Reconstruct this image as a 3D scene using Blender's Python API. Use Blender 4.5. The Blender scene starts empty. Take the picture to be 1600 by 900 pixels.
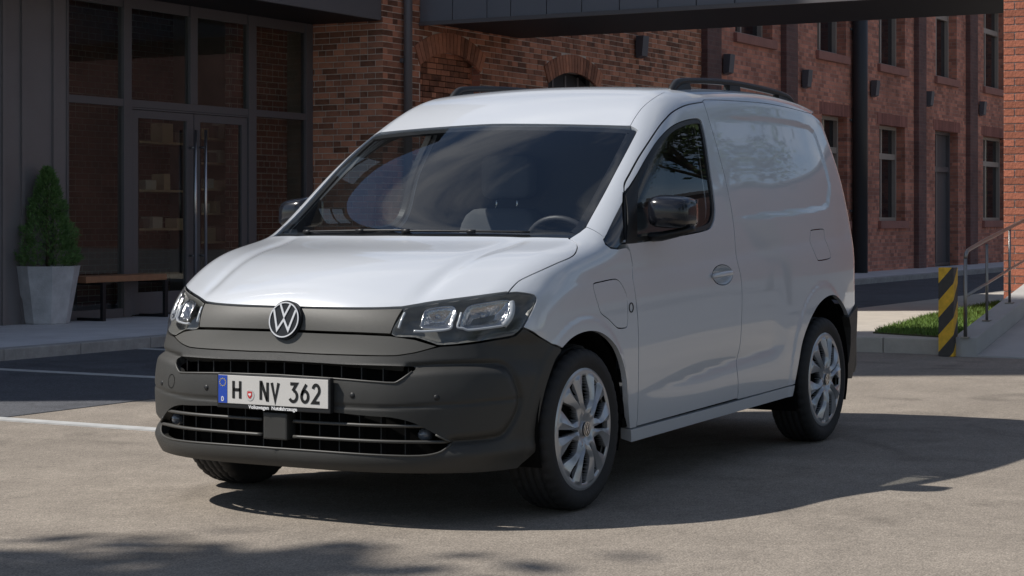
import bpy, bmesh, math, random
import numpy as np
from mathutils import Vector, Matrix
from mathutils.geometry import delaunay_2d_cdt
random.seed(7)
R = math.radians
scene = bpy.context.scene
COL = scene.collection

# ------------------------------------------------------------------ camera
# World frame = the van's frame: origin on the ground under its front axle,
# +x forward, +y to the van's left, metres.
CAM = np.array([6.880, 4.430, 1.167]); YAW = R(209.329); FPX = 3016.1; HY = 342.2
cam_d = bpy.data.cameras.new('camera'); cam = bpy.data.objects.new('camera', cam_d); COL.objects.link(cam)
cam.location = CAM; cam.rotation_euler = (R(90), 0, YAW - R(90))
cam_d.sensor_width = 36; cam_d.lens = FPX * 36 / 1600; cam_d.shift_y = (HY - 450) / 1600
cam_d.clip_start = .1; cam_d.clip_end = 2000
scene.camera = cam

# ------------------------------------------------------------------ light
SUN = Vector((.50, -.75, 1.0)).normalized()
world = bpy.data.worlds.new('World'); scene.world = world; world.use_nodes = True
wn = world.node_tree; wn.nodes.clear()
w_out = wn.nodes.new('ShaderNodeOutputWorld'); w_bg = wn.nodes.new('ShaderNodeBackground')
sky = wn.nodes.new('ShaderNodeTexSky'); sky.sky_type = 'NISHITA'; sky.sun_disc = False
sky.sun_elevation = math.asin(SUN.z); sky.sun_rotation = math.atan2(SUN.x, SUN.y)
sky.altitude = 100; sky.air_density = 1.0; sky.dust_density = .35; sky.ozone_density = 2.2
w_tc = wn.nodes.new('ShaderNodeTexCoord'); w_map = wn.nodes.new('ShaderNodeMapping')
w_map.inputs['Scale'].default_value = (2.6, 1.7, 2.8); w_map.inputs['Rotation'].default_value = (0, 0, .6)
w_no = wn.nodes.new('ShaderNodeTexNoise'); w_no.inputs['Scale'].default_value = 1.9; w_no.inputs['Detail'].default_value = 9
w_no.inputs['Roughness'].default_value = .58; w_no.inputs['Distortion'].default_value = .35
w_rp = wn.nodes.new('ShaderNodeValToRGB'); w_rp.color_ramp.elements[0].position = .47; w_rp.color_ramp.elements[1].position = .66
w_mx = wn.nodes.new('ShaderNodeMix'); w_mx.data_type = 'RGBA'; w_mx.inputs['B'].default_value = (7.5, 7.7, 8.2, 1)
w_ml = wn.nodes.new('ShaderNodeMath'); w_ml.operation = 'MULTIPLY'; w_ml.inputs[1].default_value = .75
wn.links.new(w_tc.outputs['Generated'], w_map.inputs['Vector']); wn.links.new(w_map.outputs['Vector'], w_no.inputs['Vector'])
wn.links.new(w_no.outputs['Fac'], w_rp.inputs['Fac']); wn.links.new(w_rp.outputs['Color'], w_ml.inputs[0])
wn.links.new(w_ml.outputs[0], w_mx.inputs['Factor']); wn.links.new(sky.outputs['Color'], w_mx.inputs['A'])
wn.links.new(w_mx.outputs['Result'], w_bg.inputs['Color']); wn.links.new(w_bg.outputs[0], w_out.inputs['Surface'])
w_bg.inputs['Strength'].default_value = .084
sun_d = bpy.data.lights.new('sun', 'SUN'); sun_d.energy = 5.0; sun_d.angle = R(.75); sun_d.color = (1, .955, .895)
sun = bpy.data.objects.new('sun', sun_d); COL.objects.link(sun); sun.rotation_euler = SUN.to_track_quat('Z', 'Y').to_euler()
sun.location = (0, 0, 30)
scene.view_settings.view_transform = 'Standard'; scene.view_settings.look = 'None'
scene.view_settings.exposure = 0; scene.view_settings.gamma = 1; scene.view_settings.use_curve_mapping = False

# ------------------------------------------------------------------ pixel -> place
_d = np.array([math.cos(YAW), math.sin(YAW), 0.]); _r = np.array([math.sin(YAW), -math.cos(YAW), 0.])
def ray(u, v): return _d + _r * ((u - 800) / FPX) + np.array([0, 0, 1.]) * ((HY - v) / FPX)
def ony(u, v, y): w = ray(u, v); return CAM + w * (y - CAM[1]) / w[1]
def onx(u, v, x): w = ray(u, v); return CAM + w * (x - CAM[0]) / w[0]
def onz(u, v, z=0): w = ray(u, v); return CAM + w * (z - CAM[2]) / w[2]
# ------------------------------------------------------------------ materials
MATS = {}
def mat(name, col=(.5, .5, .5), rough=.5, metal=0, coat=0, spec=.5, vary=0, vscale=3, bump=0, bscale=40, trans=0, ior=1.45, obj_rand=0, emit=None, detail=6, coat_rough=.03):
    if name in MATS: return MATS[name]
    m = bpy.data.materials.new(name); m.use_nodes = True; MATS[name] = m
    nt = m.node_tree; p = nt.nodes['Principled BSDF']; L = nt.links.new
    p.inputs['Base Color'].default_value = (*col, 1); p.inputs['Roughness'].default_value = rough
    p.inputs['Metallic'].default_value = metal; p.inputs['Coat Weight'].default_value = coat; p.inputs['Coat Roughness'].default_value = coat_rough
    p.inputs['Specular IOR Level'].default_value = spec; p.inputs['IOR'].default_value = ior
    if trans: p.inputs['Transmission Weight'].default_value = trans
    if emit: p.inputs['Emission Color'].default_value = (*emit[0], 1); p.inputs['Emission Strength'].default_value = emit[1]
    if vary or bump or obj_rand:
        tc = nt.nodes.new('ShaderNodeTexCoord')
    if vary or obj_rand:
        hs = nt.nodes.new('ShaderNodeHueSaturation'); hs.inputs['Color'].default_value = (*col, 1)
        val = nt.nodes.new('ShaderNodeMath'); val.operation = 'ADD'; val.inputs[0].default_value = 1; val.inputs[1].default_value = 0
        if vary:
            n = nt.nodes.new('ShaderNodeTexNoise'); n.inputs['Scale'].default_value = vscale; n.inputs['Detail'].default_value = detail; n.inputs['Roughness'].default_value = .65
            L(tc.outputs['Object'], n.inputs['Vector'])
            mr = nt.nodes.new('ShaderNodeMapRange'); mr.inputs[1].default_value = .25; mr.inputs[2].default_value = .75
            mr.inputs[3].default_value = 1 - vary; mr.inputs[4].default_value = 1 + vary
            L(n.outputs['Fac'], mr.inputs[0]); L(mr.outputs[0], val.inputs[0])
            rr = nt.nodes.new('ShaderNodeMapRange'); rr.inputs[1].default_value = .3; rr.inputs[2].default_value = .7
            rr.inputs[3].default_value = max(rough - .08, .02); rr.inputs[4].default_value = min(rough + .08, 1)
            L(n.outputs['Fac'], rr.inputs[0]); L(rr.outputs[0], p.inputs['Roughness'])
        if obj_rand:
            oi = nt.nodes.new('ShaderNodeObjectInfo'); ge = nt.nodes.new('ShaderNodeNewGeometry')
            ad = nt.nodes.new('ShaderNodeMath'); ad.operation = 'ADD'; fr = nt.nodes.new('ShaderNodeMath'); fr.operation = 'FRACT'
            L(oi.outputs['Random'], ad.inputs[0]); L(ge.outputs['Random Per Island'], ad.inputs[1]); L(ad.outputs[0], fr.inputs[0])
            m2 = nt.nodes.new('ShaderNodeMapRange'); m2.inputs[3].default_value = -obj_rand; m2.inputs[4].default_value = obj_rand
            L(fr.outputs[0], m2.inputs[0]); L(m2.outputs[0], val.inputs[1])
        L(val.outputs[0], hs.inputs['Value']); L(hs.outputs['Color'], p.inputs['Base Color'])
    if bump:
        n2 = nt.nodes.new('ShaderNodeTexNoise'); n2.inputs['Scale'].default_value = bscale; n2.inputs['Detail'].default_value = 4
        L(tc.outputs['Object'], n2.inputs['Vector'])
        b = nt.nodes.new('ShaderNodeBump'); b.inputs['Strength'].default_value = bump; b.inputs['Distance'].default_value = .01
        L(n2.outputs['Fac'], b.inputs['Height']); L(b.outputs['Normal'], p.inputs['Normal'])
    return m

def glass(name, tint=(.5, .52, .52), ior=1.52, rough=0.0):
    if name in MATS: return MATS[name]
    m = bpy.data.materials.new(name); m.use_nodes = True; MATS[name] = m
    nt = m.node_tree; nt.nodes.clear(); L = nt.links.new
    o = nt.nodes.new('ShaderNodeOutputMaterial'); mx = nt.nodes.new('ShaderNodeMixShader')
    t = nt.nodes.new('ShaderNodeBsdfTransparent'); t.inputs[0].default_value = (*tint, 1)
    g = nt.nodes.new('ShaderNodeBsdfGlossy'); g.inputs['Roughness'].default_value = rough; g.inputs[0].default_value = (1, 1, 1, 1)
    ge = nt.nodes.new('ShaderNodeNewGeometry'); dt = nt.nodes.new('ShaderNodeVectorMath'); dt.operation = 'DOT_PRODUCT'
    L(ge.outputs['Normal'], dt.inputs[0]); L(ge.outputs['Incoming'], dt.inputs[1])
    def mth(op, a, b):
        n = nt.nodes.new('ShaderNodeMath'); n.operation = op
        for i, q in enumerate((a, b)):
            if isinstance(q, (int, float)): n.inputs[i].default_value = q
            elif q is not None: L(q, n.inputs[i])
        return n.outputs[0]
    r0 = ((ior - 1) / (ior + 1)) ** 2      # thin sheet: the same reflectance from both sides
    fr = mth('ADD', mth('MULTIPLY', mth('POWER', mth('SUBTRACT', 1.0, mth('ABSOLUTE', dt.outputs['Value'], None)), 5.0), 1 - r0), r0)
    L(fr, mx.inputs[0]); L(t.outputs[0], mx.inputs[1]); L(g.outputs[0], mx.inputs[2]); L(mx.outputs[0], o.inputs['Surface'])
    return m

# ------------------------------------------------------------------ mesh helpers
class MB:
    """collects simple solids, build() links them as ONE mesh object"""
    def __init__(s): s.v = []; s.f = []; s.m = []; s.sm = []
    def add(s, vs, fs, mi=0, smooth=False):
        o = len(s.v); s.v += [tuple(map(float, v)) for v in vs]; s.f += [tuple(i + o for i in f) for f in fs]
        s.m += [mi] * len(fs); s.sm += [smooth] * len(fs); return s
    def box(s, a, b, mi=0, bev=0):
        (x0, x1), (y0, y1), (z0, z1) = [sorted((a[i], b[i])) for i in range(3)]
        if bev <= 0:
            vs = [(x, y, z) for x in (x0, x1) for y in (y0, y1) for z in (z0, z1)]
            return s.add(vs, [(0, 1, 3, 2), (4, 6, 7, 5), (0, 4, 5, 1), (2, 3, 7, 6), (0, 2, 6, 4), (1, 5, 7, 3)], mi)
        bm = bmesh.new(); bmesh.ops.create_cube(bm, size=1)
        for v in bm.verts: v.co = Vector(((x0 + x1) / 2 + v.co.x * (x1 - x0), (y0 + y1) / 2 + v.co.y * (y1 - y0), (z0 + z1) / 2 + v.co.z * (z1 - z0)))
        bmesh.ops.bevel(bm, geom=bm.edges[:], offset=bev, segments=2, profile=.6, affect='EDGES')
        s.bm(bm, mi, False); return s
    def bm(s, bm, mi=0, smooth=False):
        bm.verts.index_update(); s.add([v.co[:] for v in bm.verts], [[v.index for v in f.verts] for f in bm.faces], mi, smooth); bm.free(); return s
    def tube(s, path, r, seg=10, mi=0, caps=True, smooth=True, prof=None):
        P = [Vector(p) for p in path]; n = len(P); vs = []; fs = []
        up = Vector((0, 0, 1))
        for i, p in enumerate(P):
            t = (P[min(i + 1, n - 1)] - P[max(i - 1, 0)]).normalized()
            a = t.cross(up)
            if a.length < 1e-3: a = t.cross(Vector((1, 0, 0)))
            a.normalize(); b = a.cross(t).normalized()
            rr = r[i] if isinstance(r, (list, tuple)) else r
            if prof:
                for (q, w) in prof: vs.append(p + a * q * rr + b * w * rr)
            else:
                for k in range(seg): th = 2 * math.pi * k / seg; vs.append(p + (a * math.cos(th) + b * math.sin(th)) * rr)
        seg = len(prof) if prof else seg
        for i in range(n - 1):
            for k in range(seg):
                k2 = (k + 1) % seg; fs.append((i * seg + k, i * seg + k2, (i + 1) * seg + k2, (i + 1) * seg + k))
        if caps: fs.append(tuple(range(seg))[::-1]); fs.append(tuple((n - 1) * seg + k for k in range(seg)))
        return s.add(vs, fs, mi, smooth)
    def lathe(s, prof, seg=32, axis='z', c=(0, 0, 0), mi=0, smooth=True, close=False):
        vs = []; fs = []; n = len(prof)
        for k in range(seg):
            th = 2 * math.pi * k / seg; cs, sn = math.cos(th), math.sin(th)
            for (r, h) in prof:
                q = {'z': (r * cs, r * sn, h), 'y': (r * cs, h, r * sn), 'x': (h, r * cs, r * sn)}[axis]
                vs.append((c[0] + q[0], c[1] + q[1], c[2] + q[2]))
        for k in range(seg):
            k2 = (k + 1) % seg
            for i in range(n - 1 + (1 if close else 0)):
                j = (i + 1) % n
                fs.append((k * n + i, k2 * n + i, k2 * n + j, k * n + j))
        return s.add(vs, fs, mi, smooth)
    def prism(s, poly, fn0, fn1, mi=0):
        """poly: 2D points; fn0/fn1 map a 2D point to the two end faces"""
        n = len(poly); vs = [fn0(*p) for p in poly] + [fn1(*p) for p in poly]
        fs = [tuple(range(n))[::-1], tuple(range(n, 2 * n))] + [(i, (i + 1) % n, n + (i + 1) % n, n + i) for i in range(n)]
        return s.add(vs, fs, mi)
    def build(s, name, mats, parent=None, bevel=0, autosm=True):
        me = bpy.data.meshes.new(name); me.from_pydata(s.v, [], s.f)
        for m in (mats if isinstance(mats, (list, tuple)) else [mats]): me.materials.append(m)
        me.polygons.foreach_set('material_index', s.m); me.polygons.foreach_set('use_smooth', s.sm)
        bm = bmesh.new(); bm.from_mesh(me); bmesh.ops.recalc_face_normals(bm, faces=bm.faces[:]); bm.to_mesh(me); bm.free()
        me.update()
        return link(name, me, parent)
def link(name, me, parent=None):
    o = bpy.data.objects.new(name, me); COL.objects.link(o)
    if parent is not None: o.parent = parent
    return o
def empty(name, loc=(0, 0, 0), rz=0):
    o = bpy.data.objects.new(name, None); COL.objects.link(o); o.location = loc; o.rotation_euler = (0, 0, rz); o.empty_display_size = .1
    return o
def tag(o, label=None, cat=None, group=None, kind=None):
    if label: o['label'] = label
    if cat: o['category'] = cat
    if group: o['group'] = group
    if kind: o['kind'] = kind
    return o
def copy_tree(o, parent=None):
    c = o.copy(); COL.objects.link(c)
    if parent is not None: c.parent = parent
    for ch in list(o.children): copy_tree(ch, c)
    return c
def ribbon(mb, path, w, fn, h0=0, h1=.002, mi=0):
    """flat stroke of width w along a 2D path, mitred; fn(x, y, h) -> 3D"""
    P = [Vector(p) for p in path]; n = len(P); L_ = []; R_ = []
    for i in range(n):
        a = (P[i] - P[i - 1]).normalized() if i else (P[1] - P[0]).normalized()
        b = (P[i + 1] - P[i]).normalized() if i < n - 1 else a
        t = (a + b); t = t.normalized() if t.length > 1e-6 else a
        nn = Vector((-t.y, t.x)); k = 1 / max(.35, nn.dot(Vector((-a.y, a.x))))
        L_.append(P[i] + nn * w / 2 * k); R_.append(P[i] - nn * w / 2 * k)
    for i in range(n - 1):
        q = [L_[i], L_[i + 1], R_[i + 1], R_[i]]
        mb.prism([(p.x, p.y) for p in q], lambda x, y: fn(x, y, h0), lambda x, y: fn(x, y, h1), mi)
def text_mesh(body, size):
    cu = bpy.data.curves.new('lettering', 'FONT'); cu.body = body; cu.size = size; cu.align_x = 'CENTER'; cu.align_y = 'CENTER'
    cu.resolution_u = 3; cu.offset = .0006
    o = bpy.data.objects.new('lettering', cu); COL.objects.link(o)
    dg = bpy.context.evaluated_depsgraph_get(); me = bpy.data.meshes.new_from_object(o.evaluated_get(dg))
    bpy.data.objects.remove(o); bpy.data.curves.remove(cu)
    return me
# ================================================================== setting
def brick_tex(name, c1=(.20, .075, .052), c2=(.10, .042, .034), mort=(.20, .17, .15), bw=.235, rh=.075, bump=.5, dirt=.35, gap=.011):
    if name in MATS: return MATS[name]
    m = bpy.data.materials.new(name); m.use_nodes = True; MATS[name] = m; nt = m.node_tree; L = nt.links.new; p = nt.nodes['Principled BSDF']
    tc = nt.nodes.new('ShaderNodeNewGeometry'); sp = nt.nodes.new('ShaderNodeSeparateXYZ'); L(tc.outputs['Position'], sp.inputs[0])
    ad = nt.nodes.new('ShaderNodeMath'); ad.operation = 'ADD'; L(sp.outputs[0], ad.inputs[0]); L(sp.outputs[1], ad.inputs[1])
    cb = nt.nodes.new('ShaderNodeCombineXYZ'); L(ad.outputs[0], cb.inputs[0]); L(sp.outputs[2], cb.inputs[1])
    b = nt.nodes.new('ShaderNodeTexBrick'); L(cb.outputs[0], b.inputs['Vector'])
    b.inputs['Scale'].default_value = 1; b.inputs['Brick Width'].default_value = bw; b.inputs['Row Height'].default_value = rh; b.inputs['Mortar Size'].default_value = gap / 2
    b.inputs['Mortar Smooth'].default_value = .3; b.inputs['Bias'].default_value = -.1; b.offset = .5; b.squash = .5; b.squash_frequency = 3
    b.inputs['Color1'].default_value = (*c1, 1); b.inputs['Color2'].default_value = (*c2, 1); b.inputs['Mortar'].default_value = (*mort, 1)
    n = nt.nodes.new('ShaderNodeTexNoise'); n.inputs['Scale'].default_value = .9; n.inputs['Detail'].default_value = 8; n.inputs['Roughness'].default_value = .7; L(tc.outputs['Position'], n.inputs['Vector'])
    mr = nt.nodes.new('ShaderNodeMapRange'); mr.inputs[1].default_value = .3; mr.inputs[2].default_value = .7; mr.inputs[3].default_value = 1 - dirt; mr.inputs[4].default_value = 1 + dirt; L(n.outputs['Fac'], mr.inputs[0])
    hs = nt.nodes.new('ShaderNodeHueSaturation'); L(b.outputs['Color'], hs.inputs['Color']); L(mr.outputs[0], hs.inputs['Value']); L(hs.outputs['Color'], p.inputs['Base Color'])
    p.inputs['Roughness'].default_value = .9
    bu = nt.nodes.new('ShaderNodeBump'); bu.inputs['Strength'].default_value = bump; bu.inputs['Distance'].default_value = .012; bu.invert = True
    L(b.outputs['Fac'], bu.inputs['Height']); L(bu.outputs['Normal'], p.inputs['Normal'])
    return m
def asphalt(name, col):
    m = bpy.data.materials.new(name); m.use_nodes = True; nt = m.node_tree; L = nt.links.new; p = nt.nodes['Principled BSDF']
    g = nt.nodes.new('ShaderNodeNewGeometry')
    def noise(sc, det=5, ro=.6):
        n = nt.nodes.new('ShaderNodeTexNoise'); n.inputs['Scale'].default_value = sc; n.inputs['Detail'].default_value = det; n.inputs['Roughness'].default_value = ro; L(g.outputs['Position'], n.inputs['Vector']); return n
    def mrange(src, a, b, c, d):
        r = nt.nodes.new('ShaderNodeMapRange'); r.inputs[1].default_value = a; r.inputs[2].default_value = b; r.inputs[3].default_value = c; r.inputs[4].default_value = d; L(src, r.inputs[0]); return r.outputs[0]
    def mul(a, b):
        r = nt.nodes.new('ShaderNodeMath'); r.operation = 'MULTIPLY'; L(a, r.inputs[0]); L(b, r.inputs[1]); return r.outputs[0]
    big = mrange(noise(.55, 7, .62).outputs['Fac'], .3, .7, .84, 1.14); mid = mrange(noise(4.5, 5).outputs['Fac'], .3, .72, .90, 1.10)
    fine = mul(mrange(noise(120, 3, .8).outputs['Fac'], .25, .75, .34, 1.66), mrange(noise(30, 3, .75).outputs['Fac'], .3, .7, .80, 1.20))
    st = nt.nodes.new('ShaderNodeTexNoise'); st.inputs['Scale'].default_value = 1.1; st.inputs['Detail'].default_value = 6; st.inputs['Distortion'].default_value = 1.2; L(g.outputs['Position'], st.inputs['Vector'])
    stain = mrange(st.outputs['Fac'], .56, .68, 1.0, .76)
    vo = nt.nodes.new('ShaderNodeTexVoronoi'); vo.feature = 'DISTANCE_TO_EDGE'; vo.inputs['Scale'].default_value = .33
    wob = nt.nodes.new('ShaderNodeVectorMath'); wob.operation = 'MULTIPLY_ADD'; wob.inputs[1].default_value = (.5, .5, 0)
    L(noise(2.3, 6, .7).outputs['Color'], wob.inputs[0]); L(g.outputs['Position'], wob.inputs[2]); L(wob.outputs[0], vo.inputs['Vector'])
    crack = mrange(vo.outputs['Distance'], .0, .0035, .86, 1.0)
    v = mul(mul(mul(mul(big, mid), fine), stain), crack)
    hs = nt.nodes.new('ShaderNodeHueSaturation'); hs.inputs['Color'].default_value = (*col, 1); L(v, hs.inputs['Value']); L(hs.outputs['Color'], p.inputs['Base Color'])
    p.inputs['Roughness'].default_value = .88; p.inputs['Specular IOR Level'].default_value = .3
    b = nt.nodes.new('ShaderNodeBump'); b.inputs['Strength'].default_value = .55; b.inputs['Distance'].default_value = .006; L(noise(140, 3, .7).outputs['Fac'], b.inputs['Height']); L(b.outputs['Normal'], p.inputs['Normal'])
    return m
M_asph = asphalt('asphalt', (.272, .236, .196)); M_road = asphalt('dark_asphalt', (.095, .098, .108))
M_line = mat('road_paint', (.46, .46, .45), .7, vary=.18, vscale=9)
M_conc = mat('pavement_concrete', (.60, .60, .61), .85, vary=.16, vscale=2.5, bump=.3, bscale=90)
M_kerb = mat('kerb_stone', (.36, .345, .33), .85, vary=.25, vscale=6, bump=.5, bscale=40)
M_lstone = mat('light_stone', (.46, .42, .36), .85, vary=.14, vscale=5, bump=.4, bscale=50)
M_ramp = mat('ramp_concrete', (.42, .41, .39), .8, vary=.10, vscale=4, bump=.2, bscale=80)
M_clad = mat('dark_cladding', (.20, .182, .182), .45, metal=.0, vary=.10, vscale=1.5)
M_frame = mat('window_frame_grey', (.125, .118, .122), .40, metal=.0)
M_canopy = mat('canopy_metal', (.13, .125, .13), .45)
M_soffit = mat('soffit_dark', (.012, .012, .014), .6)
M_fascia = mat('bridge_panel', (.17, .18, .205), .42, metal=.0, vary=.06, vscale=1)
M_steel = mat('brushed_steel', (.55, .55, .56), .28, metal=1)
M_rail = mat('weathered_steel', (.30, .28, .26), .40, metal=.9, vary=.15, vscale=8)
M_brick = mat('brick_clay', (.40, .175, .105), .9, vary=.30, vscale=7, bump=.6, bscale=45, obj_rand=.58)
M_brickC = mat('brick_clay_warm', (.36, .125, .075), .9, vary=.25, vscale=9, bump=.6, bscale=45, obj_rand=.22)
M_mort = mat('mortar', (.68, .60, .52), .95, vary=.2, vscale=12, bump=.4, bscale=80)
M_mortC = mat('mortar_light', (.44, .40, .36), .95, vary=.15, vscale=12)
M_farbrick = brick_tex('far_brick', (.60, .245, .165), (.28, .115, .085), (.36, .24, .20))
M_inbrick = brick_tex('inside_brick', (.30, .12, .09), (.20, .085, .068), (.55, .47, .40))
M_dkbrick = brick_tex('pilaster_brick', (.17, .085, .075), (.12, .066, .062), (.15, .11, .10))
M_shop = glass('shop_glass', (.80, .82, .80), 1.5)
M_far_glass = mat('far_glass', (.012, .014, .018), .06, spec=.6)
M_cream = mat('cream_reflection', (.80, .68, .52), .8)  # colour of the reflections painted into the mill windows
M_room = mat('room_plaster', (.40, .33, .27), .9, vary=.2, vscale=2)
M_wood = mat('bench_wood', (.34, .17, .09), .6, vary=.25, vscale=14, bump=.2, bscale=60)
M_shelf = mat('shelf_wood', (.55, .40, .24), .6)
M_blacksteel = mat('black_steel', (.010, .010, .012), .45)
M_pot = mat('cast_concrete', (.50, .50, .51), .85, vary=.28, vscale=6, bump=.4, bscale=60)
M_leafA = mat('conifer_needles', (.11, .21, .06), .7, vary=.5, vscale=9)
M_leafT = mat('tree_leaves', (.045, .085, .018), .6, vary=.4, vscale=3)
M_bark = mat('bark', (.09, .07, .05), .9, vary=.3, vscale=9, bump=.5, bscale=30)
M_grass = mat('grass_blades', (.10, .17, .025), .7, vary=.4, vscale=7)
M_soil = mat('soil', (.07, .07, .03), .95, vary=.3, vscale=8)

# ---- ground and markings
m = MB(); m.add([(-400, -400, 0), (400, -400, 0), (400, 400, 0), (-400, 400, 0)], [(0, 1, 2, 3)]); tag(m.build('asphalt_ground', M_asph), kind='structure')
m = MB(); m.box((-120, -7.2, -.01), (120, -3.72, .004)); tag(m.build('road', M_road), kind='structure')
m = MB(); m.box((-120, 3.9, -.01), (60, 60, .004)); tag(m.build('added_dark_ground', M_road), kind='structure')  # unseen dark sheet added to cut ground bounce onto the van's flank
for x, y0, y1 in ((-1.455, -6.4, -.2), (-4.19, -6.9, -2.4), (-6.57, -6.94, -2.4)):
    m = MB(); m.box((x - .055, y0, .0), (x + .055, y1, .008)); tag(m.build('parking_line', M_line), kind='structure')

# ---- left pavement
YK = -6.95; ZP = .10
YB = -8.45; XP = float(ony(598, 300, YB)[0]); YA = float(onx(488, 200, XP)[1])
m = MB(); m.box((-60, YK - .16, -.05), (14, -14, ZP)); tag(m.build('pavement', M_conc), kind='structure')
pave = bpy.data.objects['pavement']
me_k = None
for k in range(60):
    x = 8 - k * .92
    if me_k is None:
        m = MB(); m.box((-.915, -.155, -.05), (0, 0, ZP + .003), bev=.012); o = m.build('kerb_stone', M_kerb, pave); me_k = o.data
    else: o = link('kerb_stone', me_k, pave)
    o.location = (x, YK, random.uniform(-.002, .002))

# ---- bricks laid one by one
BR = {}
def brick_mesh(L, facing, mt, key):
    k = (round(L, 3), facing, key)
    if k not in BR:
        m = MB(); h = .0645
        if facing == 'y': m.box((-L, -.05, 0), (0, .003, h), bev=.0028)
        else: m.box((-.05, -L, 0), (.003, 0, h), bev=.0028)
        o = m.build('brick', mt); BR[k] = o.data; bpy.data.objects.remove(o)
    return BR[k]
def courses(length, z0, z1, seed):
    """(start, length, z) for every brick of a wall strip laid in an irregular bond"""
    rnd = random.Random(seed); out = []; z = z0; r = 0
    while z + .065 < z1 + .02:
        s = 0; first = (.102 if r % 2 else .215)
        while s < length - .02:
            L = first if s == 0 else rnd.choice([.215, .215, .215, .102, .102, .160]); L = min(L, length - s)
            if length - s - L < .04: L = length - s
            if L > .03: out.append((s, round(L, 3), z))
            s += L + .0105
        z += .075; r += 1
    return out
count_b = 0

# ---- right-hand brick building (its corner is at the frame's right edge)
XC, YC0 = -12.1, float(onx(1568, 200, -12.1)[1])
bc_ = empty('brick_building', (XC, YC0, 0)); tag(bc_, 'orange brick building corner lit by the sun at the right edge', 'building')
m = MB(); m.box((-4.6, 0.0, 0), (-.008, 1.5, 7.2)); wallc = m.build('wall', brick_tex('c_brick', (.36, .125, .075), (.27, .09, .055), (.44, .40, .36), dirt=.2), bc_)
m = MB(); m.box((-.02, .008, .0), (-.0045, .40, 4.2)); m.build('mortar_bed', M_mortC, bc_)
for (s, L, z) in courses(.40, .01, 4.15, 3):
    o = link('brick', brick_mesh(L, 'x', M_brickC, 'C'), bc_); o.location = (0, s + L + .003, z); count_b += 1
m = MB(); m.box((-4.7, -.1, 7.2), (.1, 1.6, 7.45)); m.build('parapet', M_lstone, bc_)

# ---- brick mill building along the back
ZB = 7.0
mill = empty('mill_building', (XP, YB, 0)); tag(mill, 'long red brick mill building with tall windows behind the van', 'building')
bx = lambda x: x - XP
def wall_holes(mb, x0, x1, z0, z1, holes, y0, y1, mi=0):
    xs = sorted({x0, x1, *[h[0] for h in holes], *[h[1] for h in holes]}); 
    for a, b in zip(xs[:-1], xs[1:]):
        zz = [z0]
        for h in sorted([h for h in holes if h[0] < (a + b) / 2 < h[1]], key=lambda h: h[2]): zz += [h[2], h[3]]
        zz.append(z1)
        for c, d in zip(zz[::2], zz[1::2]):
            if d - c > 1e-4: mb.box((a, y0, c), (b, y1, d), mi)
BX = lambda u: float(ony(u, 200, YB)[0]) - XP
BZ = lambda u, v: float(ony(u, v, YB)[2])
zs_up = BZ(1375, 100); z_lt, z_lb = BZ(1375, 194), BZ(1375, 345)
ups = [(BX(1207), BX(1149)), (BX(1322), BX(1277)), (BX(1414), BX(1373)), (BX(1495), BX(1462)), (BX(1572), BX(1537))]
lows = [(BX(1414), BX(1374), z_lb, z_lt, 'window'), (BX(1497), BX(1461), ZP, BZ(1463, 203), 'door'), (BX(1574), BX(1536), z_lb, BZ(1538, 212), 'window'), (BX(1324), BX(1284), z_lb, z_lt + .05, 'window')]
arch1 = (BX(750), BX(657)); arch2 = (BX(935), BX(857)); z_a1 = BZ(700, 100); z_a2 = BZ(890, 128)
XE = -34.0; XN = BX(1122)     # bricks are laid singly or in a joined skin as far as XN
holes = [(a, b, zs_up, zs_up + 2.1) for a, b in ups] + [(a, b, c, d) for a, b, c, d, _ in lows]
near_holes = [(arch2[0], arch2[1], .9, z_a2 + .15), (arch1[0], arch1[1], .4, z_a1 + .15)]
m = MB(); wall_holes(m, XE, XN, 0, ZB, holes, -.40, 0); m.build('far_wall', M_farbrick, mill)
m = MB(); wall_holes(m, XN, -.62, 0, ZB, near_holes, -.40, -.006); m.build('near_wall', M_mort, mill)
# the joined brick skin of the nearer stretch
sk = MB(); rnd = random.Random(5)
for (s, L, z) in courses(-XN - .62, 1.9, 4.9, 11):
    spans = [(-.62 - s - L, -.62 - s)]
    for (a, b, c, d) in near_holes:
        d = d - .15; hw_ = (b - a) / 2 + .02; rd = (hw_ * hw_ + .04) / .4; cx_ = (a + b) / 2; zz_ = z + .03; cut = None
        if c - .03 < zz_ < d - .06: cut = (a - .005, b + .005)
        elif zz_ >= d - .06:
            h2 = (rd + .265) ** 2 - (zz_ - (d - rd + .14)) ** 2
            if h2 > 0: w_ = min(math.sqrt(h2), hw_ + .03); cut = (cx_ - w_, cx_ + w_)
        if cut:
            ns = []
            for (p, q) in spans:
                if q <= cut[0] or p >= cut[1]: ns.append((p, q))
                else:
                    if p < cut[0] - .03: ns.append((p, cut[0]))
                    if q > cut[1] + .03: ns.append((cut[1], q))
            spans = ns
    for (p, q) in spans: sk.box((p, -.03, z), (q, rnd.uniform(-.002, .004), z + .0645))
tag(sk.build('brick_courses', M_brick, mill), kind='stuff')
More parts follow.
